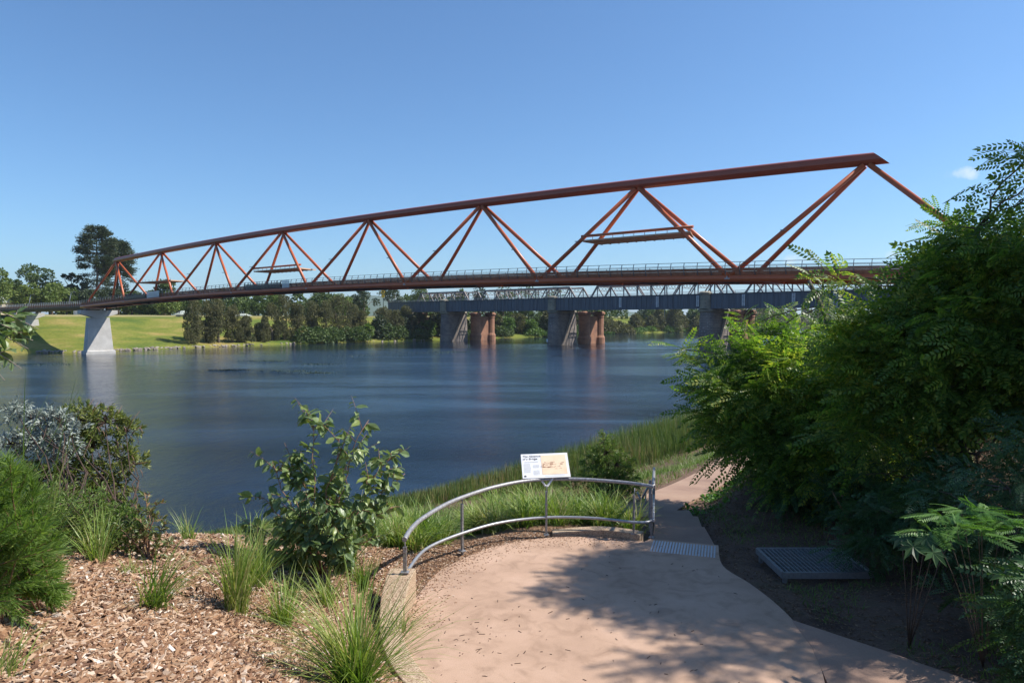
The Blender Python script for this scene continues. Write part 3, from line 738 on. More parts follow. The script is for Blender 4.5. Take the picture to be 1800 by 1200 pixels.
# ------------------------------------------------------------------ old railway and road bridge on masonry piers
GD = Vector((43.5, -42.3, 0))       # one span, towards the viewer's right
GP0 = Vector((-28.8, 290, 0)); GA = GD.normalized(); GN = Vector((-GA.y, GA.x, 0))   # GN points away from the viewer
if GN.y < 0: GN = -GN
def gp(s, k=0, z=0): return GP0+GD*s+GN*k+Vector((0, 0, z))
AX = (GA, GN, Vector((0, 0, 1)))
GZ0, GZ1 = 12.55, 16.95
gb = thing('plate_girder_bridge', 'blue-grey riveted plate girder bridge on stone piers, behind the orange footbridge', 'girder bridge', gp(1))
for s0, s1 in ((-.66, 0), (0, 1), (1, 2), (2, 3), (3, 4)):
    a = gp(s0 if s0 < 0 else s0+.028, .2); b = gp(s1-.028, .2)
    mb = MB(); mb.bar(a+Vector((0, 0, (GZ0+GZ1)/2)), b+Vector((0, 0, (GZ0+GZ1)/2)), .5, GZ1-GZ0)
    L = (b-a).length; n = int(L/1.9)
    for i in range(n+1):
        q = a.lerp(b, i/n); mb.box(q-GN*.3+Vector((0, 0, (GZ0+GZ1)/2)), (.09, .14, GZ1-GZ0-.3), ax=AX)
    g = mb.build('plate_girder', M['girder'], gb)
    fl = MB()
    for z in (GZ0, GZ1): fl.bar(a-GN*.15+Vector((0, 0, z)), b-GN*.15+Vector((0, 0, z)), 1.05, .16)
    fl.build('flange', M['girder'], g)
    for z in (.45, .85): MB().tube([a+Vector((0, 0, GZ1+z-.1)), b+Vector((0, 0, GZ1+z-.1))], .07, 6).build('handrail', M['steel'], g)
    pr = MB()
    for i in range(0, n+1, 2): q = a.lerp(b, i/n); pr.box(q+Vector((0, 0, GZ1+.4)), (.08, .08, .8), ax=AX)
    pr.build('railing_posts', M['steel'], g)
MB().loft([[gp(s, .5, GZ0+.3), gp(s, 10, GZ0+.3), gp(s, 10, GZ1-.6), gp(s, .5, GZ1-.6)] for s in (-.66, 4)]).build('deck', M['girder'], gb)
for px in (1091, 1156, 1227, 1307, 1395):
    # find the span position whose column crosses this pixel column
    k = (px-900)/F; s = (k*290+28.8)/(43.5+42.3*k)
    q = gp(s, -.32, (GZ0+GZ1)/2+.1); w = .75
    mb = MB()
    for sd in (-.38, .38): mb.box(q+GA*sd, (.1, .12, 3.3), ax=AX)
    for j in range(9): mb.box(q+Vector((0, 0, -1.5+j*.375)), (.8, .10, .16), ax=AX)
    mb.build('ladder', M['white'], gb)
# white access ladder hanging at the far right span
k = (1470-900)/F; s = (k*290+28.8)/(43.5+42.3*k); q = gp(s, -1.0, 14.3); mb = MB()
for sd in (-.45, .45): mb.box(q+GA*sd, (.1, .1, 7.4), ax=AX)
for j in range(17): mb.box(q+Vector((0, 0, -3.6+j*.45)), (.9, .07, .08), ax=AX)
mb.box(gp(s, -1.0, 10.6), (2.6, 1.2, .15), ax=AX); mb.build('hanging_ladder', M['white'], gb)
def stadium(c, half, r, z, n=10):
    pts = []
    for i in range(n+1):
        a = -PI/2+PI*i/n; pts.append(c+GN*half+GN*(math.cos(a)*r)+GA*(math.sin(a)*r)+Vector((0, 0, z)))
    for i in range(n+1):
        a = PI/2+PI*i/n; pts.append(c-GN*half+GN*(math.cos(a)*r)+GA*(math.sin(a)*r)+Vector((0, 0, z)))
    return pts
names = {-.62: 'stone pier buried in the bank trees at the left end of the girders', 0: 'broad old stone pier leftmost in the water, beside the vine-covered bank', 1: 'broad old stone pier with a small white gauge board', 2: 'broad old stone pier nearest the low locust tree', 3: 'old stone pier hidden behind the bank foliage on the camera side'}
for s in (-.62, 0, 1, 2, 3):
    r = thing('stone_pier', names[s], 'bridge pier', gp(s), 'stone piers of the girder bridge')
    c = gp(s, 5.5)
    MB().loft([stadium(c, 4.6, 2.55, -3), stadium(c, 4.6, 2.5, .8), stadium(c, 4.3, 2.25, 11.4)]).build('shaft', M['stone'], r)
    MB().loft([stadium(c, 4.3, 2.3, 11.4), stadium(c, 4.4, 2.65, 11.75), stadium(c, 4.4, 2.7, 12.2), stadium(c, 4.3, 2.3, 12.5)]).build('cornice', M['stone_cap'], r)
    t = MB(); tc2 = gp(s, -.15)
    def ring(rr, z, n=14): return [tc2+Vector((math.cos(2*PI*i/n)*rr, math.sin(2*PI*i/n)*rr, z)) for i in range(n)]
    t.loft([ring(1.75, 12.5), ring(1.65, 13.3), ring(1.6, 16.6), ring(1.95, 16.9), ring(1.95, 17.3), ring(1.3, 17.7)]); 
    if s >= 0: t.build('turret', M['stone_cap'], r)
    if s == 1:
        MB().box(gp(s, -1.45, 1.6)-GA*1.3, (.7, .1, 1.1), ax=AX).build('gauge_board', M['white'], r)
    if s in (0, 1, 2):      # slanting sunlit slit on each pier side, built as pale bars
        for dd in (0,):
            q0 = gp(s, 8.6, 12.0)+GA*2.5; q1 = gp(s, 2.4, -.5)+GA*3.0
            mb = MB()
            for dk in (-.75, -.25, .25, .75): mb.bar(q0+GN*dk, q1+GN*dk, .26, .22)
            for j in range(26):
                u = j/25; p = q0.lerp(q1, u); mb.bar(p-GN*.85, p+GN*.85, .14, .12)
            mb.build('sunlit_slit_bars', M['bark_pale'], r)
    # the brick cylinder pair of the truss bridge
    rp = thing('brick_pier', {-.62: 'red brick pier lost among the trees at the left end of the truss bridge', 0: 'red brick twin-cylinder pier behind the leftmost stone pier', 1: 'red brick twin-cylinder pier behind the middle stone pier', 2: 'red brick twin-cylinder pier behind the rightmost visible stone pier', 3: 'red brick twin-cylinder pier behind the foliage on the near bank'}[s], 'bridge pier', gp(s, 21), 'brick piers of the truss bridge')
    for k, rr in ((17, 2.1), (26, 1.95)):
        cc = gp(s+.02, k)
        def rg(q, z, n=16): return [cc+Vector((math.cos(2*PI*i/n)*q, math.sin(2*PI*i/n)*q, z)) for i in range(n)]
        MB().loft([rg(rr*1.25, -3), rg(rr*1.25, 2.2), rg(rr*1.02, 3.1), rg(rr, 3.3), rg(rr, 10.0), rg(rr*1.12, 10.2), rg(rr*1.02, 10.5), rg(rr*1.3, 11.3), rg(rr*1.3, 11.9), rg(rr*.9, 12.3)], smooth=False).build('cylinder', M['brick'], rp)
    MB().box(gp(s+.02, 21.5, 5.2), (1.6, 7.0, 10.4), ax=AX).build('web_wall', M['brick'], rp)
tb = thing('railway_truss_bridge', 'dark brown steel railway truss bridge seen just above the blue-grey girders', 'railway bridge', gp(1, 21))
for s0, s1 in ((-.72, 0), (0, 1), (1, 2), (2, 3), (3, 4)):
    a0, a1 = (s0 if s0 < 0 else s0+.02), s1-.02+.02; zb0, zt0 = 13.3, 21.6
    n = 10 if s0 >= 0 else 7
    for k in (17.3, 25.7):
        e0 = gp(a0, k, zb0); e1 = gp(a1-.005, k, zb0)
        up = MB(); P = [e0.lerp(e1, i/n) for i in range(n+1)]; T = [p+Vector((0, 0, zt0-zb0)) for p in P]
        up.bar(e0, e1, .5, .7); up.bar(T[1], T[n-1], .5, .6); up.bar(e0, T[1], .5, .55); up.bar(e1, T[n-1], .5, .55)
        for i in range(1, n): up.bar(P[i], T[i], .34, .34)
        for i in range(1, n-1):
            if i < n/2: up.bar(T[i], P[i+1], .3, .34)
            else: up.bar(P[i], T[i+1], .3, .34)
        up.build('side_truss', M['truss'], tb)
    br = MB()
    for i in range(1, n):
        u = a0+(a1-.005-a0)*i/n; A = gp(u, 17.3, zt0-.2); B = gp(u, 25.7, zt0-.2)
        br.bar(A, B, .25, .3); br.bar(A-Vector((0, 0, 1.6)), B-Vector((0, 0, 1.6)), .14, .16)
        for j in range(4):
            p = A.lerp(B, j/4); q = A.lerp(B, (j+1)/4); br.bar(p, q-Vector((0, 0, 1.6)), .1, .1); br.bar(p-Vector((0, 0, 1.6)), q, .1, .1)
        if i < n-1:
            u2 = a0+(a1-.005-a0)*(i+1)/n; br.bar(A, gp(u2, 25.7, zt0-.2), .12, .12)
    br.build('top_bracing', M['truss'], tb)
    MB().bar(gp(a0, 21.5, zb0-.2), gp(a1, 21.5, zb0-.2), 8.4, .6).build('deck', M['deck'], tb)

# ------------------------------------------------------------------ lookout, steps, path
def sheet(name, poly, z, mat, thick=.12):
    b = MB(); n = len(poly)
    top = [(x, y, z) for x, y in poly]; bot = [(x, y, z-thick) for x, y in poly]
    b.add(top+bot, [list(range(n))]+[[i, n+i, n+(i+1) % n, (i+1) % n] for i in range(n)])
    o = b.build(name, mat, origin=(poly[0][0], poly[0][1], z)); o['kind'] = 'structure'; return o
curve = [(p.x, p.y) for p in smooth_curve([(x, y, 0) for x, y in plat_pts[:12]], 6)]
rc = [(p.x, p.y) for p in smooth_curve([(x, y, 0) for x, y in plat_pts[13:22]], 5)]
sheet('pavement', curve+[(2.52, 12.3)]+rc+[(.1, 5.5), (-.3, 6.5)], PLAT, M['pink'], .25)
sheet('side_path', [(3.72, 8.95), (3.95, 8.7), (4.5, 8.1), (5.0, 7.5), (5.9, 6.6), (7.3, 5.2), (7.5, 4.5), (3.25, 4.5), (3.45, 7.3), (3.66, 8.2)], PLAT+.004, M['path'], .2)
st = MB(); SL = [(2.52, 12.3), (2.84, 13.5), (3.1, 14.75), (3.32, 15.75)]; SR = [(3.68, 12.1), (3.84, 13.5), (4.05, 14.75), (4.12, 15.75)]
SL[0] = (2.54, 12.33)
levels = [PLAT-.15, PLAT-.30, PLAT-.45]
for i, z in enumerate(levels):
    a, b_ = SL[i], SL[i+1]; c, d = SR[i+1], SR[i]
    q = [(a[0], a[1]-.05, 0), (b_[0], b_[1], 0), (c[0], c[1], 0), (d[0], d[1]-.05, 0)]
    b = len(st.v); st.add([(x, y, z) for x, y, _ in q]+[(x, y, z-.5) for x, y, _ in q], [(0, 1, 2, 3), (0, 4, 5, 1), (1, 5, 6, 2), (2, 6, 7, 3), (3, 7, 4, 0)])
o = st.build('steps', M['path']); o['kind'] = 'structure'
pb = MB(); rings = []
for i, p in enumerate(PATHS):
    t = (PATHS[min(i+1, len(PATHS)-1)]-PATHS[max(i-1, 0)]); n = Vector((t.y, -t.x, 0)).normalized(); hw = .64 if i else .7
    rings.append([p-n*hw, p+n*hw, p+n*hw-Vector((0, 0, .2)), p-n*hw-Vector((0, 0, .2))])
rings[0] = [Vector((2.95, 15.7, 4.9)), Vector((4.5, 15.5, 4.9)), Vector((4.5, 15.5, 4.6)), Vector((2.95, 15.7, 4.6))]
rings[0][0] = Vector((2.8, 15.76, 4.9)); rings[0][3] = Vector((2.8, 15.76, 4.6)); rings[0][1] = Vector((4.3, 15.76, 4.9)); rings[0][2] = Vector((4.3, 15.76, 4.6))
pb.loft(rings); o = pb.build('path', M['path']); o['kind'] = 'structure'
# tactile studs at the head of the steps
ts_ = thing('tactile_strip', 'rectangle of small steel tactile studs at the head of the steps', 'tactile paving', (2.98, 11.72, PLAT))
ux = Vector((1.08, -.34, 0)).normalized(); uy = Vector((.34, 1.08, 0)).normalized(); mb = MB()
for i in range(22):
    for j in range(12):
        p = Vector((2.98, 11.76, PLAT))+ux*((i-10.5)*.05)+uy*((j-5.5)*.05)
        ring0 = [p+Vector((math.cos(a)*.019, math.sin(a)*.019, 0)) for a in [k*PI/3 for k in range(6)]]; ring1 = [p+Vector((math.cos(a)*.014, math.sin(a)*.014, .009)) for a in [k*PI/3 for k in range(6)]]
        mb.loft([ring0, ring1])
M['stud'] = surf('stud_steel', [(.46, .46, .47), (.58, .58, .59)], 20, .35, .3, 0)
o = mb.build('studs', M['stud'], ts_); o['kind'] = 'stuff'
# curved end wall and flush edging
wl = [(-1.55, 9.62), (-1.56, 9.35), (-1.57, 9.05), (-1.52, 8.7), (-1.42, 8.3), (-1.2, 7.75), (-.85, 7.15), (-.5, 6.6), (-.2, 6.0)]
wp = smooth_curve([(x, y, 0) for x, y in wl], 5); mb = MB(); rings = []
for i, p in enumerate(wp):
    t = (wp[min(i+1, len(wp)-1)]-wp[max(i-1, 0)]).normalized(); n = Vector((t.y, -t.x, 0))
    h = float(np.interp(p.y, [6, 8.5, 8.95, 9.35, 9.7], [.03, .05, .2, .43, .46])); wq = float(np.interp(p.y, [6, 8.6, 9.1, 9.7], [.13, .14, .17, .19])); p = p+n*(.19-wq); a = p-n*wq; b = p+n*wq
    z = PLAT+h; rings.append([(a.x, a.y, z), (b.x, b.y, z), (b.x, b.y, PLAT-.3), (a.x, a.y, PLAT-.3)])
mb.loft(rings); o = mb.build('end_wall', M['aggregate'], bevel=.015); props(o, 'low curved wall of tan exposed aggregate where the railing starts, tapering into flush edging', 'low wall')
kp = smooth_curve([(.75, 12.62, 0), (1.3, 12.62, 0), (1.9, 12.5, 0), (2.36, 12.26, 0)], 5); rings = []
for i, p in enumerate(kp):
    t = (kp[min(i+1, len(kp)-1)]-kp[max(i-1, 0)]).normalized(); n = Vector((t.y, -t.x, 0)); z = PLAT+.03+.09*min(1, i/8)
    rings.append([p-n*.12+Vector((0, 0, z)), p+n*.12+Vector((0, 0, z)), p+n*.12+Vector((0, 0, PLAT-.2)), p-n*.12+Vector((0, 0, PLAT-.2))])
mb = MB(); mb.loft(rings); o = mb.build('kerb', M['aggregate'], bevel=.012); props(o, 'short low kerb of exposed aggregate behind the paving, beside the steps', 'kerb')
# railing
def onr(px, py, drop): return onz(px, py, CAMZ-drop)
gr = thing('guardrail', 'curved galvanised steel guardrail with two round rails around the lookout', 'railing', (.6, 12.6, PLAT))
top = [onr(*p, 3.03) for p in ((711, 948), (722, 930), (742, 911), (780, 888), (812, 874), (860, 858), (910, 847), (960, 842), (1020, 842), (1080, 846), (1118, 850), (1150, 855))]
MB().tube(smooth_curve(top, 6), .034, 12).build('top_rail', M['steel_worn'], gr)
low = [onr(x, y, d) for x, y, d in ((716, 1004, 3.66), (735, 977, 3.67), (760, 958, 3.67), (812, 937, 3.67), (880, 918, 3.67), (960, 909, 3.67), (1040, 910, 3.67), (1110, 917, 3.67), (1138, 917, 3.67), (1147, 913, 3.67))]
MB().tube(smooth_curve(low, 6), .026, 10).build('lower_rail', M['steel'], gr)
for (px, py, d, tx, ty) in ((712, 1006, 3.55, 711, 955), (813, 968, 4.0, 812, 878), (961, 940, 4.0, 961, 846), (1115, 938, 3.9, 1115, 853), (1146, 945, 4.0, 1146, 858)):
    b = onr(px, py, d); t = Vector((b.x, b.y, CAMZ-3.06)); mb = MB()
    dirv = Vector((b.x-1.15, b.y-9.4, 0)).normalized(); tn = Vector((-dirv.y, dirv.x, 0))
    mb.box((b+t)/2-Vector((0, 0, .09)), (.05, .012, (t-b).z-.06), ax=(dirv, tn, Vector((0, 0, 1))))
    mb.box((b+t)/2-Vector((0, 0, .09))+tn*.018, (.05, .012, (t-b).z-.06), ax=(dirv, tn, Vector((0, 0, 1))))
    mb.tube([t-Vector((0, 0, .16)), t], .009, 6)
    for q in (.35, .6): mb.box(b.lerp(t, q)+tn*.009, (.03, .05, .02), ax=(dirv, tn, Vector((0, 0, 1))))
    mb.box(b+tn*.009+Vector((0, 0, .01)), (.11, .09, .018), ax=(dirv, tn, Vector((0, 0, 1))))
    mb.build('post', M['steel_worn'], gr)
sr = thing('stair_handrail', 'steel handrail running down the left side of the steps, bent back at its foot', 'handrail', (2.9, 14, PLAT-.4))
a = onr(1149, 855, 3.03); e = Vector((3.30, 15.75, CAMZ-4.45+.98))
MB().tube([a, a+Vector((.03, .15, .03)), e], .03, 10).build('top_rail', M['steel_worn'], sr)
MB().tube([a-Vector((0, 0, .62)), e-Vector((0, 0, .62))], .024, 10).build('lower_rail', M['steel'], sr)
for p in (a+Vector((.12, .9, -.1)), e): MB().box(Vector((p.x, p.y, p.z-.5)), (.05, .035, 1.0)).build('post', M['steel_worn'], sr)
f = e+Vector((.05, 1.8, -.12)); g_ = at(1127, 879, 17.0); h_ = at(1120, 864, 17.0); k_ = at(1141, 852, 16.6)
MB().tube([k_, g_, h_], .028, 10).build('bent_rail', M['steel'], sr)
for px, y0, y1 in ((1127, 880, 903), (1135, 868, 903)):
    MB().tube([at(px, y0, 16.9), at(px, y1, 16.9)], .02, 8).build('post', M['steel_worn'], sr)
# interpretive sign
sg_ = thing('interpretive_sign', 'white tilted information panel with a tan picture, raised behind the guardrail', 'sign', at(961, 842, 12.95))
cS = at(958.5, 818, 13.0); U = Vector((.998, .045, .03)).normalized(); Vv = Vector((-.06, .80, .60)); Vv = (Vv-U*Vv.dot(U)).normalized(); Nn = U.cross(Vv)
PW, PH = .905, .60
MB().box(cS, (PW, PH, .02), ax=(U, Vv, Nn)).build('panel', M['white'], sg_)
m, t_, p_, o_ = newmat('sepia_print'); tcn = N(t_, 'NewGeometry')
c_, _ = noise_ramp(t_, [(.64, .44, .28), (.76, .57, .39), (.80, .63, .45)], 3, vec=tcn.outputs['Position']); t_.links.new(c_, p_.inputs['Base Color']); p_.inputs['Roughness'].default_value = .5
M['sepia'] = m
M['ink'] = surf('ink', [(.05, .045, .045), (.08, .07, .07)], 5, .6, 0, 0); M['ink_grey'] = surf('ink_grey', [(.42, .42, .42), (.5, .5, .5)], 5, .6, 0, 0); M['ink_red'] = surf('ink_brown', [(.28, .12, .07), (.34, .16, .10)], 5, .6, 0, 0)
def onp(u, v, h=.0125): return cS+U*(u*PW)+Vv*(v*PH)+Nn*h
pic = MB(); pic.box(onp(.185, .02, .0115), (.53*PW, .80*PH, .004), ax=(U, Vv, Nn)); pic = pic.build('picture', M['sepia'], sg_)
rr_ = random.Random(3)
mb = MB()
for i in range(46):       # fine engraved ground lines of the print
    v = -.16+rr_.random()*.30; u = -.05+rr_.random()*.44; l = .01+rr_.random()*.06
    mb.box(onp(u, v, .0148), (l*PW, .004+rr_.random()*.003, .001), ax=(U, Vv, Nn))
for (u, v, w_, h_2) in ((.0, .12, .012, .05), (-.045, -.02, .012, .09), (.12, .05, .035, .05), (.155, .045, .03, .04), (-.08, -.05, .05, .015), (-.03, -.09, .06, .012), (.2, .13, .012, .03)):
    mb.box(onp(u, v, .015), (w_*PW, h_2*PH, .001), ax=(U, Vv, Nn))
mb.build('engraving', M['ink_red'], pic)['kind'] = 'stuff'
mb = MB()
for col, (u0, u1, v0, v1) in enumerate(((-.46, -.12, .13, .17), (-.46, -.30, -.30, .08), (-.27, -.12, -.12, .02), (-.27, -.12, -.38, -.2), (-.06, .42, -.455, -.44))):
    v = v1
    while v >= v0:
        mb.box(onp((u0+u1)/2-rr_.random()*.01, v, .0125), ((u1-u0)*PW*(1-rr_.random()*.15), .006, .001), ax=(U, Vv, Nn)); v -= .035
mb.build('small_print', M['ink_grey'], sg_)
mb = MB(); mb.tube([onp(-.445, -.42, .012), onp(-.445, -.42, .0135)], .022, 12, smooth=False); mb.box(onp(-.425, -.43, .013), (.03, .014, .001), ax=(U, Vv, Nn)); mb.build('emblem', M['ink'], sg_)
def text_mesh(body, u, v, size, mat):
    cu = bpy.data.curves.new('lettering', 'FONT'); cu.body = body; cu.size = size; cu.extrude = .0006; cu.shear = .25; cu.offset = .0008
    tmp = bpy.data.objects.new('lettering', cu); COL.objects.link(tmp)
    dg = bpy.context.evaluated_depsgraph_get(); me = bpy.data.meshes.new_from_object(tmp.evaluated_get(dg))
    bpy.data.objects.remove(tmp)
    o = bpy.data.objects.new('title_lettering', me); COL.objects.link(o); me.materials.clear(); me.materials.append(mat)
    Mx = Matrix((U, Vv, Nn)).transposed().to_4x4(); Mx.translation = onp(u, v, .0125)-WL[sg_.name]
    me.transform(Mx); o.parent = sg_
text_mesh('The Absence', -.475, .36, .066, M['ink']); text_mesh('of a Bridge', -.475, .25, .066, M['ink'])
pz = at(961, 846, 12.7)
for sgn in (-1, 1):
    mb = MB(); q = cS+U*(.135*sgn)-Vv*(PH*.44)-Nn*.03
    mb.bar(q+Vv*.35, q-Vv*.02, .03, .03); mb.bar(q, Vector((pz.x+.015*sgn, pz.y+.05, pz.z-.10)), .028, .028); mb.build('bracket', M['white'], sg_)
# drain grate
dg_ = thing('drain_grate', 'raised rectangular steel grating on short legs in the shade by the trees', 'grate', (4.85, 11.3, 5.3))
mb = MB()
x0, x1, y0, y1, zz = 4.32, 5.75, 10.75, 11.9, 5.42
for a, b in (((x0, y0), (x1, y0)), ((x1, y0), (x1, y1)), ((x1, y1), (x0, y1)), ((x0, y1), (x0, y0))): mb.bar((*a, zz), (*b, zz), .05, .10)
mb.build('frame', M['steel'], dg_)
mb = MB()
for i in range(20): x = x0+(i+.5)*(x1-x0)/20; mb.bar((x, y0, zz+.02), (x, y1, zz+.02), .022, .03)
for i in range(5): y = y0+(i+.5)*(y1-y0)/5; mb.bar((x0, y, zz), (x1, y, zz), .012, .02)
mb.build('grating', M['steel'], dg_)
for x, y in ((x0+.05, y0+.05), (x0+.05, y1-.05), (x1-.05, y0+.05), (x1-.05, y1-.05)): MB().box((x, y, zz-.2), (.06, .06, .34)).build('leg', M['steel'], dg_)

# ------------------------------------------------------------------ loose ground covers
def ground_pix(px, py, d0=2.5, d1=120):
    Ds = np.geomspace(d0, d1, 500); a, b, c = ray(px, py)
    P = np.stack([a/b*Ds, Ds], 1); z = CAMZ+c/b*Ds; h = terrain_h(P); m = np.where(z < h)[0]
    i = m[0] if len(m) else -1
    return Vector((P[i, 0], P[i, 1], h[i]))
def screen(P):
    c, s = math.cos(PITCH), math.sin(PITCH); z = P[:, 2]-CAMZ; y = P[:, 1]
    dep = y*c-z*s; return 900+F*P[:, 0]/dep, 600-F*(y*s+z*c)/dep, dep
def wall_x(y): return np.interp(y, [p[1] for p in wl[::-1]], [p[0] for p in wl[::-1]])
def in_plat(X, Y):
    return (np.hypot(X-1.15, Y-9.4) < 2.55) | ((X > -.2) & (X < 3.6) & (Y < 9))
# bark mulch
def chips(name, X, Y, Lmin, Lmax, mat, extra=0):
    n = len(X); Z = terrain_h(np.stack([X, Y], 1))+extra+rng.random(n)*.022
    L = Lmin+(Lmax-Lmin)*rng.random(n)**1.9; Wd = L*(.10+.26*rng.random(n)); T = .003+.009*rng.random(n)
    bv = np.array([(-.5, -.35, 0), (.5, -.5, 0), (.4, .5, 0), (-.5, .4, 0), (-.45, -.35, 1), (.48, -.42, 1), (.38, .42, 1), (-.42, .36, 1)], float)
    Fq = np.array([[4, 5, 6, 7], [0, 1, 5, 4], [1, 2, 6, 5], [2, 3, 7, 6], [3, 0, 4, 7]])
    d = np.stack([rng.normal(size=n), rng.normal(size=n), rng.normal(size=n)*.34], 1)
    nrm = np.stack([rng.normal(size=n)*.42, rng.normal(size=n)*.42, np.ones(n)], 1)
    x = d/np.linalg.norm(d, axis=1, keepdims=True); y = np.cross(nrm, x); y /= np.linalg.norm(y, axis=1, keepdims=True); z = np.cross(x, y)
    R = np.stack([x, y, z], 2)
    V, Fc = scatter(bv, Fq, np.stack([X, Y, Z], 1), R, np.stack([L, Wd, T], 1))
    o = np_mesh(name, V, Fc, mat); o['kind'] = 'stuff'; return o
n = 150000; X = rng.uniform(-8.5, .2, n); Y = 3.0+9.6*rng.random(n)**1.25
sx, sy, _ = screen(np.stack([X, Y, terrain_h(np.stack([X, Y], 1))], 1))
k = (X < wall_x(Y)-.2) & (sx > -60) & (sx < 800) & (sy < 1260) & ~in_plat(X, Y)
dens = rng.random(n) < np.where(Y > 8, .65, 1); k &= dens
chips('wood_mulch', X[k], Y[k], .022, .125, M['chip'])
n = 34000; a = rng.uniform(math.radians(28), math.radians(190), n); r = rng.uniform(2.35, 3.5, n)
X = 1.15+np.cos(a)*r; Y = 9.45+np.sin(a)*r
pc = np.array(curve); 
def inside(X, Y, poly):
    c = np.zeros(len(X), bool); j = len(poly)-1
    for i in range(len(poly)):
        xi, yi = poly[i]; xj, yj = poly[j]
        m = ((yi > Y) != (yj > Y)) & (X < (xj-xi)*(Y-yi)/(yj-yi+1e-12)+xi); c ^= m; j = i
    return c
POLY = curve+[(2.52, 12.3)]+rc+[(.3, 5.5), (-.1, 6.5)]
k = ~inside(X, Y, POLY) & (X < 2.3) & (Y > 9.6)
X = X[k]; Y = Y[k]
o = chips('edge_mulch', X, Y, .015, .06, M['chip'], 0)
# litter strewn over the paving: twigs and dry pods
n = 130; X = np.concatenate([rng.normal(-.3, .45, 60), rng.uniform(-1.2, 3.4, 70)]); Y = np.concatenate([rng.normal(8.4, .6, 60), rng.uniform(7.2, 12, 70)])
k = inside(X, Y, POLY); X = X[k]; Y = Y[k]; n = len(X)
bv = np.array([(-.5, -.5, 0), (.5, -.5, 0), (.5, .5, 0), (-.5, .5, 0), (-.5, -.4, 1), (.5, -.4, 1), (.5, .4, 1), (-.5, .4, 1)], float)
Fq = np.array([[4, 5, 6, 7], [0, 1, 5, 4], [1, 2, 6, 5], [2, 3, 7, 6], [3, 0, 4, 7]])
d = np.stack([rng.normal(size=n), rng.normal(size=n), np.zeros(n)], 1); x = d/np.linalg.norm(d, axis=1, keepdims=True); z = np.tile([0, 0, 1.], (n, 1)); R = np.stack([x, np.cross(z, x), z], 2)
V, Fc = scatter(bv, Fq, np.stack([X, Y, np.full(n, PLAT+.001)], 1), R, np.stack([.015+.07*rng.random(n)**2, .003+.005*rng.random(n), .004+.003*rng.random(n)], 1))
o = np_mesh('leaf_litter', V, Fc, M['seed']); o['kind'] = 'stuff'
# small crumbs of mulch kicked on to the edge of the paving
n = 1500; i = rng.integers(0, len(curve)*3//4, n)+len(curve)//5; i = np.clip(i, 0, len(curve)-1); cc = np.array(curve)[i]
dr = PC-cc; dr /= np.linalg.norm(dr, axis=1, keepdims=True); off = rng.random(n)**3*.55
X = cc[:, 0]+dr[:, 0]*off+rng.normal(size=n)*.05; Y = cc[:, 1]+dr[:, 1]*off+rng.normal(size=n)*.05
k = inside(X, Y, POLY); X = X[k]; Y = Y[k]; n = len(X)
d = np.stack([rng.normal(size=n), rng.normal(size=n), np.zeros(n)], 1); x = d/np.linalg.norm(d, axis=1, keepdims=True); z = np.tile([0, 0, 1.], (n, 1)); R = np.stack([x, np.cross(z, x), z], 2)
V, Fc = scatter(bv, Fq, np.stack([X, Y, np.full(n, PLAT+.001)], 1), R, np.stack([.008+.02*rng.random(n), .004+.008*rng.random(n), .004+.004*rng.random(n)], 1))
o = np_mesh('mulch_crumbs', V, Fc, M['chip']); o['kind'] = 'stuff'

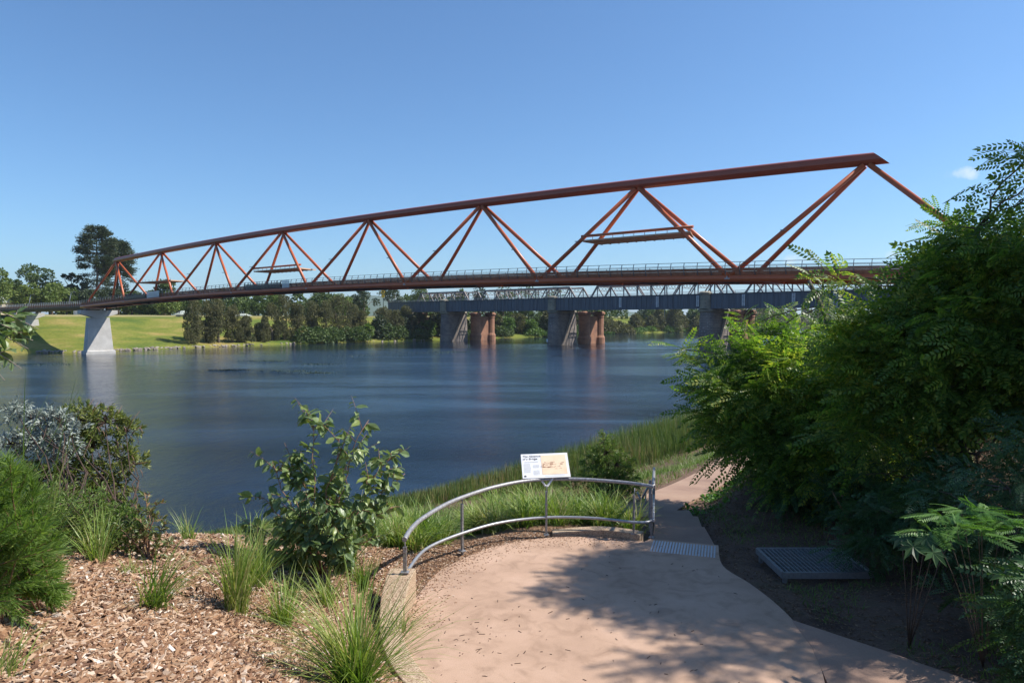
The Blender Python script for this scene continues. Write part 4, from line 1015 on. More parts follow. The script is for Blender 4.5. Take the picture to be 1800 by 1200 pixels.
# ------------------------------------------------------------------ trees of the far bank
def far_tree(name, label, cat_, x, y, h, rx, kind='round', mat='far_green', n=2600, leaf=.55, group=None, base=None, trunk=.12, low=.12, depth=1.0):
    g = th(x, y) if base is None else base
    r = thing(name, label, cat_, (x, y, g), group)
    c0 = np.array([x, y, g]); nb = 26 if kind != 'dome' else 34
    # clumps arranged over the crown
    if kind == 'cas':      # casuarina: many upright soft plumes, foliage to the ground
        nb = 30; t = rng.random(nb); ang = rng.random(nb)*2*PI; rad = np.sqrt(rng.random(nb))*(1-.55*t)
        cx = np.cos(ang)*rad*rx; cy = np.sin(ang)*rad*rx*depth; cz = (low+(1-low)*t*.92)*h
        cr = np.stack([rx*(.22+.16*rng.random(nb)), rx*(.22+.16*rng.random(nb)), h*(.10+.09*rng.random(nb))], 1)
    elif kind == 'open':   # gum or fig with separated heads of foliage
        t = rng.random(nb)**.8; ang = rng.random(nb)*2*PI; rad = (.35+.65*rng.random(nb))*np.sin(PI*np.clip(.12+.8*t, 0, 1))**.6
        cx = np.cos(ang)*rad*rx; cy = np.sin(ang)*rad*rx; cz = h*(.32+.62*t)
        s = rx*(.14+.15*rng.random(nb)); cr = np.stack([s, s, s*.62], 1)
    else:                  # full rounded crown
        t = rng.random(nb); ang = rng.random(nb)*2*PI; rad = .72*np.sqrt(np.clip(1-(2*t-1)**2*.85, 0, 1))*np.sqrt(.3+.7*rng.random(nb))
        cx = np.cos(ang)*rad*rx; cy = np.sin(ang)*rad*rx*depth; cz = h*(low+.14+(1-low-.2)*t)
        s = rx*(.22+.16*rng.random(nb)); cr = np.stack([s, s, s*.75], 1)
    i = rng.integers(0, nb, n); u = unit(n, .35); q = (.72+.33*rng.random(n))[:, None]
    P = np.stack([cx, cy, cz], 1)[i]+u*cr[i]*q+c0
    D = u*.5+unit(n)*.8
    if kind == 'cas': D = unit(n)*.5+np.array([0, 0, .9])
    V, Fc = scatter(LEAF_V*np.array([.62 if kind != 'cas' else .3, 1, 1]), LEAF_F, P, rots(D), leaf*(.6+.8*rng.random(n)))
    np_mesh('crown', V, Fc, M[mat], r)
    mb = MB(); cb = Vector(c0)
    fork = cb+Vector((0, 0, h*(.38 if kind == 'open' else .3))); tr = h*.018+.08
    limb(mb, cb-Vector((0, 0, .4)), fork, tr*1.5, tr, 7, .03)
    for j in rng.choice(nb, 7 if kind == 'open' else 4, replace=False):
        limb(mb, fork, cb+Vector((cx[j], cy[j], cz[j])), tr*.7, tr*.2, 5, .08)
    mb.build('trunk', M['bark'], r)
    return r
ORD = ['first', 'second', 'third', 'fourth', 'fifth', 'sixth', 'seventh', 'eighth', 'ninth', 'tenth', 'eleventh', 'twelfth', 'thirteenth', 'fourteenth', 'fifteenth', 'sixteenth', 'seventeenth', 'eighteenth', 'nineteenth', 'twentieth']
def ptree(px, ytop, D, rpx, label, **kw):
    x = (px-900)/F*D; g = kw.pop('ground', None)
    g = th(x, D) if g is None else g
    top_z = CAMZ+(560-ytop)*D/F
    return far_tree(kw.pop('name', 'park_tree'), label, 'tree', x, D, top_z-g, rpx*D/F, **kw)
# bunya pines
def bunya(px, ytop, D, rpx, label, ybot):
    x = (px-900)/F*D; g = th(x, D); h = CAMZ+(560-ytop)*D/F-g; R = rpx*D/F; zb_ = CAMZ+(560-ybot)*D/F-g
    r = thing('bunya_pine', label, 'tree', (x, D, g), 'tall conifers beyond the lawn')
    mb = MB(); limb(mb, (x, D, g-.5), (x, D, g+h*.97), .75, .12, 8, .01, 8)
    P = []; Dr = []
    nl = 23
    for L in range(nl):
        t = L/(nl-1); z = zb_+(h*.985-zb_)*t
        prof = R*(.55+.5*math.sin(min(1, t*1.6)*PI*.5)) if t < .62 else R*1.05*math.sqrt(max(0, 1-((t-.62)/.40)**2))+.4
        if t < .38: prof *= .75+.3*random.random()
        for b in range(13 if t > .45 else 5):
            a = random.random()*2*PI; Lb = prof*random.uniform(.75, 1.05); dz = -.10*Lb if t < .6 else .25*Lb*(t-.5)*2
            e = Vector((x+math.cos(a)*Lb, D+math.sin(a)*Lb, g+z+dz)); mb.tube([Vector((x, D, g+z)), e], [.13, .04], 4)
            m = 95 if t > .4 else 55; f0 = .25 if t > .5 else .5
            tt = f0+(1-f0)*rng.random(m)**.6
            q = np.array([x, D, g+z])+tt[:, None]*np.array([math.cos(a)*Lb, math.sin(a)*Lb, dz])+rng.normal(size=(m, 3))*np.array([.55, .55, .5])
            P.append(q)
            Dr.append(unit(m)*.7+np.array([math.cos(a), math.sin(a), .2]))
    P = np.concatenate(P); Dr = np.concatenate(Dr)
    V, Fc = scatter(LEAF_V*np.array([.4, 1, 1]), LEAF_F, P, rots(Dr), .55+.5*rng.random(len(P)))
    np_mesh('crown', V, Fc, M['bunya'], r); mb.build('trunk', M['bark'], r)
bunya(173, 402, 300, 29, 'tallest dark domed bunya pine with bare trunk standing beyond the lawn', 520)
bunya(208, 427, 318, 28, 'slightly shorter bunya pine close beside the tallest one, behind the truss end', 520)
# background park row, left to right
PARK = [(-30, 488, 285, 40, 'round', 'far_green', 'tree cut off by the left edge, behind the bright one'), (38, 505, 300, 30, 'round', 'far_dark', 'dark tree filling the gap behind the light green rounded trees'), (88, 508, 310, 30, 'round', 'far_green', 'tree behind the approach lamp posts'), (250, 528, 315, 22, 'round', 'far_dark', 'dark low tree right of the pines behind the truss end'), (318, 520, 318, 22, 'round', 'far_green', 'tree behind the footbridge railing right of the first canopy'),
 (-8, 470, 262, 34, 'round', 'far_light', 'bright green leafy tree at the very left edge beyond the approach span'),
 (22, 492, 290, 26, 'round', 'far_green', 'low bushy tree between the bright left-edge tree and the tall open gum'),
 (66, 464, 300, 34, 'open', 'far_green', 'tall open-crowned olive tree with separate heads of foliage, left of the dark pine'),
 (48, 500, 275, 26, 'round', 'far_light', 'light green rounded tree under the tall open-crowned tree'),
 (92, 500, 278, 28, 'round', 'far_light', 'light green rounded tree right of the two in front of the open-crowned tree'),
 (133, 474, 305, 21, 'open', 'far_dark', 'dark spreading tree with forked trunk just left of the tall bunya pine'),
 (118, 508, 285, 24, 'round', 'far_green', 'rounded tree below the dark forked tree, above the approach railing'),
 (158, 512, 290, 24, 'round', 'far_dark', 'dark rounded tree at the foot of the tallest bunya pine'),
 (196, 508, 296, 24, 'round', 'far_dark', 'dark bushy tree at the foot of the shorter bunya pine'),
 (232, 514, 300, 20, 'round', 'far_green', 'small bushy tree right of the pines, seen through the truss diagonals'),
 (290, 492, 300, 26, 'open', 'far_green', 'open tree seen behind the first canopy of the footbridge'),
 (262, 528, 292, 20, 'round', 'far_green', 'low shrubby tree under the deck, first right of the concrete pier'),
 (300, 526, 290, 22, 'round', 'far_light', 'light green shrubby tree under the deck beyond the lawn'),
 (345, 524, 300, 24, 'round', 'far_green', 'rounded tree beyond the lawn, behind the first clump of riverside casuarinas'),
 (378, 527, 310, 20, 'round', 'far_dark', 'dark rounded tree behind the gap in the riverside casuarinas'),
 (422, 526, 310, 20, 'round', 'far_green', 'rounded green tree above the beige track, left of the blue hill gap'),
 (455, 521, 315, 22, 'round', 'far_green', 'broad tree above the beige track, second left of the blue hill gap'),
 (482, 519, 320, 18, 'round', 'far_light', 'lighter tree left of the gap with the distant blue hill'),
 (563, 514, 335, 26, 'round', 'far_green', 'round-topped tree right of the gap with the distant blue hill'),
 (604, 517, 340, 22, 'round', 'far_light', 'lighter green tree behind the riverside casuarinas, left of the big dark crowns'),
 (640, 510, 350, 28, 'open', 'far_dark', 'large dark spreading tree behind the yellow marker, left one of the pair'),
 (688, 508, 360, 28, 'open', 'far_dark', 'large dark spreading tree behind the yellow marker, right one of the pair'),
 (735, 506, 380, 24, 'round', 'far_green', 'tree behind the start of the truss bridge'),
 (843, 500, 410, 16, 'round', 'far_dark', 'dark tree rising behind the gap between the first two railway trusses'),
 (885, 503, 420, 26, 'round', 'far_green', 'tree behind the second railway truss, left'),
 (930, 502, 430, 28, 'round', 'far_green', 'tree behind the second railway truss, middle'),
 (972, 503, 440, 26, 'round', 'far_green', 'tree behind the second railway truss, right')]
for px, yt, D, rp, kd, mt, lb in PARK:
    ptree(px, yt, D, rp, lb, kind=kd, mat=mt, group='trees beyond the far bank', n=3600 if px < 330 else 2200, leaf=.8)
# riverside casuarinas, close to the waterline
FARL = np.array(FAR)
def bank_D(px, inland=3):
    k = (px-900)/F
    for D in np.arange(150, 700, 1.0):
        if sdist(np.array([[k*D, D]]), FAR)[0] > inland: return float(D)
    return 400.
CAS = [(337, 526, 19, 4), (362, 532, 18, 7), (384, 528, 20, 5), (408, 540, 17, 4), (430, 560, 16, 3), (462, 562, 14, 4), (478, 536, 15, 6), (499, 519, 19, 6), (523, 536, 17, 5), (548, 531, 19, 8), (572, 530, 19, 5), (594, 524, 19, 7), (617, 530, 19, 6), (632, 545, 15, 9), (672, 540, 19, 7), (695, 548, 16, 6), (716, 541, 17, 9), (738, 552, 15, 10)]
CADJ = ['grey-green feathery casuarina on the waterline']
for i, (px, yt, rp, inl) in enumerate(CAS):
    D = bank_D(px, inl)
    ptree(px, yt, D, rp*1.12, 'feathery olive casuarina on the far waterline, %s from the concrete pier' % ORD[i], name='casuarina', kind='cas', mat='cas', n=4200, leaf=.75, low=.02, group='casuarinas along the far waterline')
# vine-smothered bushes between and beyond the stone piers
VIN = [(752, 566, 14, 7, 'vine', 'bright vine-smothered bush left of the leftmost stone pier'), (768, 556, 12, 12, 'far_green', 'leafy bush tucked against the leftmost stone pier'),
 (736, 574, 9, 6, 'far_dark', 'dark low bush at the water beside the vine-smothered bush'), (800, 548, 13, 8, 'far_green', 'bush seen between the leftmost stone pier and its brick pier'),
 (872, 551, 13, 6, 'cas', 'tree between the first and second pier groups, first from the left'), (892, 556, 12, 5, 'vine', 'bright vine-covered tree between the first and second pier groups, second from the left'),
 (912, 548, 13, 8, 'cas', 'olive tree between the first and second pier groups, third from the left'), (930, 562, 12, 5, 'vine', 'vine-covered tree between the first and second pier groups, fourth from the left'),
 (948, 549, 13, 8, 'far_green', 'tree next to the middle stone pier, on its left'), (1000, 552, 12, 6, 'far_green', 'tree glimpsed between the middle stone pier and its brick pier'),
 (858, 565, 9, 4, 'vine', 'low vine-covered bush right of the leftmost brick pier'), (645, 572, 10, 3, 'weed', 'low green bush at the waterline by the navigation board')]
for px, yt, rp, inl, mt, lb in VIN:
    D = bank_D(px, inl); ptree(px, yt, D, rp*1.25, lb, name='riverside_tree', kind='round', mat=mt, n=2600, leaf=.8, low=0, group='green growth on the bank by the old piers')
SCRUB = None
def forest(name, pts, n, h0, h1, leaf, mat, depth=14, lab=None):
    """far-off unbroken wood following a bank line"""
    P = np.array(pts, float); seg = np.linalg.norm(P[1:]-P[:-1], axis=1); cum = np.concatenate([[0], np.cumsum(seg)]); L = cum[-1]
    nc = int(L/6.0); s = rng.random(nc)*L; c = np.stack([np.interp(s, cum, P[:, 0]), np.interp(s, cum, P[:, 1])], 1)+rng.normal(size=(nc, 2))*depth*.3
    hh = h0+(h1-h0)*(.5+.5*np.sin(s*.05)+.35*np.sin(s*.17+1))*rng.uniform(.65, 1.0, nc); g = terrain_h(c)
    per = n//nc; i = np.repeat(np.arange(nc), per); t = rng.random(len(i))
    wd = 5.0*np.sqrt(np.clip(1-(t*1.02)**2.2, .02, 1)); a = rng.random(len(i))*2*PI; q = .55+.5*rng.random(len(i))
    Q = np.stack([c[i, 0]+np.cos(a)*wd*q, c[i, 1]+np.sin(a)*wd*q, g[i]+t*hh[i]], 1)
    V, Fc = scatter(LEAF_V*np.array([.6, 1, 1]), LEAF_F, Q, rots(unit(len(i), .3)), leaf*(.6+.8*rng.random(len(i))))
    o = np_mesh(name, V, Fc, M[mat]); props(o, lab, 'forest', None, 'stuff'); return o
forest('riverside_wood', [(20, 362), (55, 428), (90, 466), (136, 502), (180, 560)], 52000, 7, 15, 1.3, 'cas', lab='dense olive wood along the far water beyond the old bridges')
forest('riverside_wood', [(8, 352), (53, 424), (134, 498)], 12000, 2, 4, 1.0, 'vine', 5, lab='pale green scrub fringe along the water under the far wood')
forest('far_wood', [(180, 570), (240, 660), (340, 820), (610, 1000), (1100, 1130)], 40000, 17, 27, 2.4, 'cas', 30, lab='dim distant wood at the river bend under the girder bridge')
forest('far_wood', [(-420, 330), (-260, 330), (-110, 375), (20, 440), (150, 560), (320, 800)], 46000, 9, 14, 2.2, 'far_green', 30, lab='distant belt of trees beyond the lawn')
forest('bank_scrub', [(-82, 258), (-66, 276), (-31, 306), (-7, 341), (15, 362), (40, 400)], 26000, 3, 6, .9, 'far_green', 3, lab='low leafy scrub filling the far bank between the casuarinas and the piers')
forest('bank_scrub', [(-60, 290), (-30, 318), (-4, 352), (30, 400)], 16000, 7, 10, 1.1, 'far_dark', 8, lab='taller dark scrub behind the far waterline by the old piers')
# blue hill far off
hx = np.linspace(-3600, 3600, 90); hy = np.linspace(4300, 6500, 14); HX, HY = np.meshgrid(hx, hy)
HZ = 15+np.sin(np.clip((HY-4300)/1600, 0, 1)*PI/2)*(165+28*np.sin(HX*.0011+2)+14*np.sin(HX*.0043)+7*np.sin(HX*.013))*np.clip(1-np.abs(HX+1200)/2600, .0, 1)**.6
i_ = np.arange(HX.size).reshape(HX.shape)
np_mesh('hills', np.stack([HX.ravel(), HY.ravel(), HZ.ravel()], 1), np.stack([i_[:-1, :-1].ravel(), i_[:-1, 1:].ravel(), i_[1:, 1:].ravel(), i_[1:, :-1].ravel()], 1), M['far_green'], origin=(0, 5000, 0), smooth=True)['kind'] = 'structure'
# shoreline rocks
rk = []
for j in range(4):
    bm = bmesh.new(); bmesh.ops.create_icosphere(bm, subdivisions=2, radius=.5); rr_ = random.Random(j)
    cut = [(Vector([rr_.gauss(0, 1) for _ in range(3)]).normalized(), rr_.uniform(.28, .42)) for _ in range(9)]
    for v in bm.verts:
        for n_, d_ in cut:
            s_ = v.co.dot(n_)
            if s_ > d_: v.co -= n_*(s_-d_)
    me = bpy.data.meshes.new('rock'); bm.to_mesh(me); bm.free(); me.materials.append(M['rock']); rk.append(me)
def rock(p, s, label, group=None):
    o = bpy.data.objects.new('rock', random.choice(rk)); COL.objects.link(o); o.location = p; o.rotation_euler = (random.random()*.5, random.random()*.5, random.random()*6)
    o.scale = (s*random.uniform(.9, 1.6), s*random.uniform(.8, 1.2), s*random.uniform(.55, .95)); props(o, label, 'rock', group)
for i in range(250):
    px = random.uniform(62, 440) if i < 205 else random.uniform(440, 760); k = (px-900)/F; D = bank_D(px, .1)+random.uniform(-.6, 1.4)
    rock((k*D, D, .12+random.uniform(-.1, .3)), random.choice((.7, .8, .9, 1.0, 1.3)), *(('weathered rock on the far waterline left of the tall concrete pier', 'waterline rocks left of the concrete pier') if px < 155 else ('weathered rock on the grassy waterline between the concrete pier and the casuarinas', 'waterline rocks right of the concrete pier') if px < 320 else ('weathered rock on the waterline below the first clump of casuarinas', 'waterline rocks below the first casuarinas') if px < 450 else ('weathered rock at the foot of the dense far bank trees', 'waterline rocks below the dense bank trees')))
# things on the far bank
def house(px, y_eave, y_ridge, D, wpx, label, roof='roof_w', wall='wall_w'):
    x = (px-900)/F*D; g = th(x, D); wd = wpx*D/F; ze = CAMZ+(560-y_eave)*D/F; zr = CAMZ+(560-y_ridge)*D/F; dp = 8
    r = thing('house', label, 'house', (x, D, g))
    MB().box((x, D, (g+ze)/2), (wd, dp, ze-g)).build('wall', M[wall], r)
    MB().loft([[(x-wd/2-.6, D-dp/2-.6, ze), (x+wd/2+.6, D-dp/2-.6, ze), (x+wd/2+.6, D+dp/2+.6, ze), (x-wd/2-.6, D+dp/2+.6, ze)], [(x-wd/4, D-.2, zr), (x+wd/4, D-.2, zr), (x+wd/4, D+.2, zr), (x-wd/4, D+.2, zr)]]).build('roof', M[roof], r)
    for u in (-.3, 0, .3): MB().box((x+wd*u, D-dp/2-.02, g+1.7), (wd*.12, .08, 1.3)).build('window', M['glass_dark'], r)
house(8, 532, 521, 270, 12, 'pale green-roofed house half hidden by trees at the far left')
house(322, 553, 546, 282, 8, 'small cream cottage under the bridge deck beside the casuarinas')
house(428, 555, 551, 306, 16, 'low pale building beyond the lawn, left of the big casuarinas')
ps = thing('picnic_shelter', 'small white slatted enclosure on the lawn just left of the concrete pier', 'shelter', (0, 0, 0))
x = (140-900)/F*262; g = th(x, 262); ps.location = (x, 262, g); WL[ps.name] = Vector((x, 262, g)); mb = MB()
for i in range(9): mb.box((x-2.0+i*.5, 262, g+.7), (.28, .12, 1.4))
mb.build('pickets', M['white'], ps); MB().box((x, 262.1, g+1.5), (4.6, .2, .22)).build('top_rail', M['white'], ps)
# yellow marker and navigation board
D = 335; b = at(673, 530, D); r = thing('yellow_marker', 'round yellow marker sign on a post above the riverside trees', 'sign', at(674, 548, D))
MB().bar(at(674, 548, D), at(673.5, 513, D), .22, .22).build('post', M['black'], r)
for yy, s_ in ((513, 1.0), (520.5, .85)):
    cD = at(673.2, yy, D-.3); ring = [cD+Vector((math.cos(a)*s_, 0, math.sin(a)*s_)) for a in [k*PI/8 for k in range(16)]]
    d = MB().loft([ring, [p+Vector((0, .15, 0)) for p in ring]]).build('disc', M['yellow'], r)
    ring = [cD+Vector((math.cos(a)*s_*.4, -.03, math.sin(a)*s_*.4)) for a in [k*PI/6 for k in range(12)]]
    if s_ == 1.0: MB().loft([ring, [p+Vector((0, .02, 0)) for p in ring]]).build('symbol', M['black'], d)
D = bank_D(642, 1.2); c0 = at(642, 589, D); r = thing('navigation_board', 'white board with yellow panel standing among bushes at the far waterline', 'sign', c0-Vector((0, 0, 1.6)))
pn = MB().box(c0, (4.2, .15, 1.55)).build('board', M['white'], r); MB().box(c0+Vector((-1.25, -.1, 0)), (1.3, .04, 1.3), ax=(Vector((1, 0, 0)), Vector((0, 1, 0)), Vector((0, 0, 1)))).build('yellow_panel', M['yellow'], pn)
mb = MB(); mb.box(c0+Vector((.9, -.1, .3)), (1.4, .04, .16)); mb.box(c0+Vector((.9, -.1, -.15)), (1.1, .04, .16)); mb.build('lettering_bars', M['ink_grey'], pn)
for s_ in (-1.6, 1.6): MB().box(c0+Vector((s_, .15, -1.2)), (.16, .16, 1.6)).build('post', M['bark_pale'], r)
# power poles far behind
for px, yt, D in ((695, 509, 430), (751, 507, 440), (1168, 500, 420)):
    b = at(px, 545, D); t = at(px, yt, D); r = thing('power_pole', {695: 'thin far power pole left of the railway trusses', 751: 'thin far power pole behind the first railway truss', 1168: 'thin far power pole behind the third railway truss'}[px], 'pole', (b.x, b.y, 10))
    MB().tube([(b.x, b.y, 10), t], .22, 6).build('pole', M['steel'], r)
    MB().bar(t+Vector((-1.8, 0, -.8)), t+Vector((1.8, 0, -.8)), .14, .14).build('crossarm', M['steel'], r)
# dark reflections in calm water, built as flat dark flecks
P = []
for px, py, w_, h_ in ((560, 640, 40, 1.6), (510, 652, 48, 2.2), (650, 625, 90, 1.5), (735, 620, 60, 1.2), (470, 634, 40, 1.3), (60, 640, 60, 2), (800, 618, 45, 1), (400, 650, 30, 1.5), (560, 655, 30, 1.2)):
    c0 = onz(px, py, .02); m_ = 420
    sx_ = w_*c0.y/F; P.append(np.stack([c0.x+rng.normal(size=m_)*sx_*.5, c0.y+rng.normal(size=m_)*h_*c0.y*c0.y/F/9.5*.45, np.full(m_, .015)], 1))
P = np.concatenate(P); d = unit(len(P)); d[:, 2] *= .03
V, Fc = scatter(LEAF_V*np.array([.6, 1, .05]), LEAF_F, P, rots(d, up=(0, 0, 1)), (.08+.22*rng.random(len(P))))
props(np_mesh('dark_reflection_flecks', V, Fc, M['far_dark']), 'thin dark reflecting patches on the river, built as flat flecks', 'weed', None, 'stuff')

# ------------------------------------------------------------------ near vegetation
def grass_tuft(name, label, base, n, L, W_, lean=(.05, .9), curl=(.3, 1.5), mat='blade', group=None, spread=.05, azb=None, cat_='grass tuft'):
    base = Vector(base); b = np.array(base)+rng.normal(size=(n, 3))*np.array([spread, spread, 0]); b[:, 2] = base.z-.02
    az = rng.random(n)*2*PI if azb is None else azb[0]+rng.normal(size=n)*azb[1]
    V, Fc = blades(b, az, rng.uniform(*lean, n), L*rng.uniform(.45, 1.1, n), W_*rng.uniform(.6, 1.3, n), rng.uniform(*curl, n), 5)
    o = np_mesh(name, V, Fc, M[mat], origin=base); props(o, label, cat_, group); return o
T = [((268, 1070), 110, .85, .012, (.1, .9), (.4, 1.5), (0.2, 1.0), 'bright tuft of strappy grass leaning right, alone in the mulch'),
 ((413, 1078), 170, 1.05, .013, (.05, .5), (.2, 1.2), (.6, 1.6), 'tall upright grass tuft left of the broad-leaved sapling'),
 ((498, 1098), 140, .68, .012, (.1, .9), (.2, 1.0), None, 'dark spiky grass tuft in front of the sapling, left of its stem'),
 ((573, 1068), 100, .6, .012, (.1, .8), (.2, .9), None, 'small spiky grass tuft directly in front of the sapling stem'),
 ((638, 1036), 120, .62, .010, (.05, .7), (.3, 1.1), None, 'fine grass tuft between the sapling and the tan end wall'),
 ((625, 1225), 480, 1.2, .014, (.05, .9), (.3, 1.5), None, 'largest lush green grass tuft at the bottom beside the tan edging'),
 ((700, 1125), 170, .5, .009, (.1, 1.0), (.3, 1.2), None, 'wispy grass tuft spilling over the tan edging'),
 ((172, 988), 110, .75, .012, (.1, .7), (.2, .8), None, 'grass tuft behind the mulch at the foot of the feathery shrub'),
 ((332, 950), 70, .55, .011, (.1, .8), (.1, .7), None, 'spiky grass tuft on the crest of the mulch against the water'),
 ((452, 1030), 140, .85, .012, (.1, .8), (.2, 1.2), None, 'grass tuft under the left branches of the sapling'),
 ((530, 1005), 140, .8, .012, (.1, .8), (.2, 1.2), None, 'dark grass tuft behind the sapling stem'),
 ((610, 1000), 150, .85, .012, (.1, .8), (.2, 1.2), None, 'grass tuft behind the sapling on its right'),
 ((225, 1010), 60, .28, .008, (.3, 1.1), (.2, .8), None, 'small low weed tuft between the feathery shrub and the leaning tuft'),
 ((505, 1050), 60, .35, .008, (.2, 1.0), (.2, .8), None, 'short grass tuft between the two spiky tufts below the sapling'),
 ((0, 1190), 60, .35, .008, (.2, 1.0), (.3, .9), (.3, .8), 'thin grass tuft in the bottom left corner of the mulch')]
for (p, n, L, w_, le, cu, azb, lb) in T:
    grass_tuft('grass_tuft', lb, ground_pix(*p), n, L, w_, le, cu, group='grass tufts in the mulch bed', azb=azb)
# row of lomandra behind the railing
row = []
protos = []
for j in range(6):
    protos.append(grass_tuft('strappy_tuft', 'lush strappy grass tuft planted in the row behind the curved railing', (-1.7-.1*j, 11.6, th(-1.7-.1*j, 11.6)), 130, .86, .020, (.08, .9), (.5, 1.6), group='strappy tufts behind the curved railing', spread=.08, cat_='grass tuft'))
for i in range(110):
    a = random.uniform(38, 176); r_ = random.uniform(3.85, 6.2); x = 1.15+math.cos(math.radians(a))*r_; y = 9.4+math.sin(math.radians(a))*r_
    if x > 2.5 or (x < -2.6 and y < 11): continue
    q = protos[i] if i < 6 else protos[i % 6].copy()
    if i >= 6: COL.objects.link(q)
    sx_ = 900+1200*x/y; back = math.hypot(x-1.15, y-9.4) > 4.9
    q['category'] = 'grass tuft'; sec = 'left of the tan end wall' if sx_ < 712 else 'between the first and second railing posts' if sx_ < 813 else 'between the second post and the sign' if sx_ < 961 else 'between the sign post and the fourth post' if sx_ < 1115 else 'at the stair end of the railing'
    q['label'] = ('strappy tuft in the back row, ' if back else 'lush strappy tuft in the front row, ')+sec
    q['group'] = ('back' if back else 'front')+' strappy tufts '+sec
    q.location = (x, y, th(x, y)); q.rotation_euler = (0, 0, random.random()*6.28); s_ = random.uniform(.75, 1.15)*(1.0 if y < 14 else 1.15); q.scale = (s_,)*3
# ground cover between lookout, path and river
def cover(name, label, X, Y, L, W_, mat, lean=(.1, 1.1), cu=(.2, 1.2), seg=3):
    P = np.stack([X, Y], 1); Z = terrain_h(P); n = len(X)
    V, Fc = blades(np.stack([X, Y, Z-.02], 1), rng.random(n)*2*PI, rng.uniform(*lean, n), L*rng.uniform(.4, 1.2, n), W_*rng.uniform(.6, 1.4, n), rng.uniform(*cu, n), seg)
    o = np_mesh(name, V, Fc, M[mat]); props(o, label, 'ground cover', None, 'stuff'); return o
PX = np.array([p.x for p in PATHS]); PY = np.array([p.y for p in PATHS])
def pathdist(X, Y):   # signed: positive towards the river
    x = np.interp(Y, PY, PX); return (x-X)*.82
def sample(n, x0, x1, y0, y1): return rng.uniform(x0, x1, n), rng.uniform(y0, y1, n)
X, Y = sample(120000, -8, 22, 13, 48); pdist = pathdist(X, Y); dn = -sdist(np.stack([X, Y], 1), NEAR)
clump = np.sin(X*1.7+Y*.9)+np.sin(X*.6-Y*1.9)+rng.normal(size=len(X))*.7
k = (pdist > .85) & (dn > 1.5) & (np.hypot(X-1.15, Y-9.4) > 4.4) & ((clump > -.9) | (pdist < 2.5))
cover('bank_grass', 'rough green grass between the path and the reeds', X[k], Y[k], .34, .016, 'weed')
X, Y = sample(26000, -2, 20, 13, 48); pdist = pathdist(X, Y); dn = -sdist(np.stack([X, Y], 1), NEAR)
k = (pdist > .8) & (pdist < 2.4) & (dn > 1)
cover('dry_verge', 'strip of dry trampled grass along the edge of the path', X[k], Y[k], .10, .012, 'dry', (.4, 1.3))
# left slope behind the mulch crest
X, Y = sample(30000, -22, -1.5, 10.5, 30); dn = -sdist(np.stack([X, Y], 1), NEAR)
k = (dn > 1) & (np.hypot(X-1.15, Y-9.4) > 4.2) & ((Y > 12.2) | (X < -6.5))
cover('bank_grass', 'rough grass falling away behind the mulch to the water', X[k], Y[k], .36, .015, 'weed')
# reed belt along the water
n = 60000; s = rng.random(n); NL = np.array(NEAR[3:11], float); seg = np.linalg.norm(NL[1:]-NL[:-1], axis=1); cum = np.concatenate([[0], np.cumsum(seg)])
q = s*cum[-1]; X = np.interp(q, cum, NL[:, 0]); Y = np.interp(q, cum, NL[:, 1]); off = rng.random(n)
pd_ = pathdist(X, Y)
wdt = np.interp(X, [-30, -14, -5, 0, 8, 20, 30], [1, 1.5, 3.5, 7.5, 8.5, 6, 5])
X2 = X+off*wdt*.62-.3; Y2 = Y-off*wdt*.80+.2
k = (pathdist(X2, Y2) > 1.7) & (X2 < 30) & (X2 > -16)
k &= rng.random(n) < np.interp(Y2, [25, 45, 60], [1, .8, .5])
X2, Y2 = X2[k], Y2[k]; Z = np.maximum(terrain_h(np.stack([X2, Y2], 1)), -.1); n = len(X2)
V, Fc = blades(np.stack([X2, Y2, Z-.05], 1), rng.random(n)*2*PI, rng.uniform(0, .22, n), np.interp(off[k], [0, 1], [2.3, 1.5])*rng.uniform(.65, 1.1, n)*np.interp(X2, [-12, -4, 2, 8, 30], [.3, .4, .65, .95, 1]), .034*rng.uniform(.6, 1.3, n), rng.uniform(.0, .35, n), 3)
props(np_mesh('reeds', V, Fc, M['reed']), 'dense belt of tall green and brown reeds along the near water edge', 'reeds', None, 'stuff')
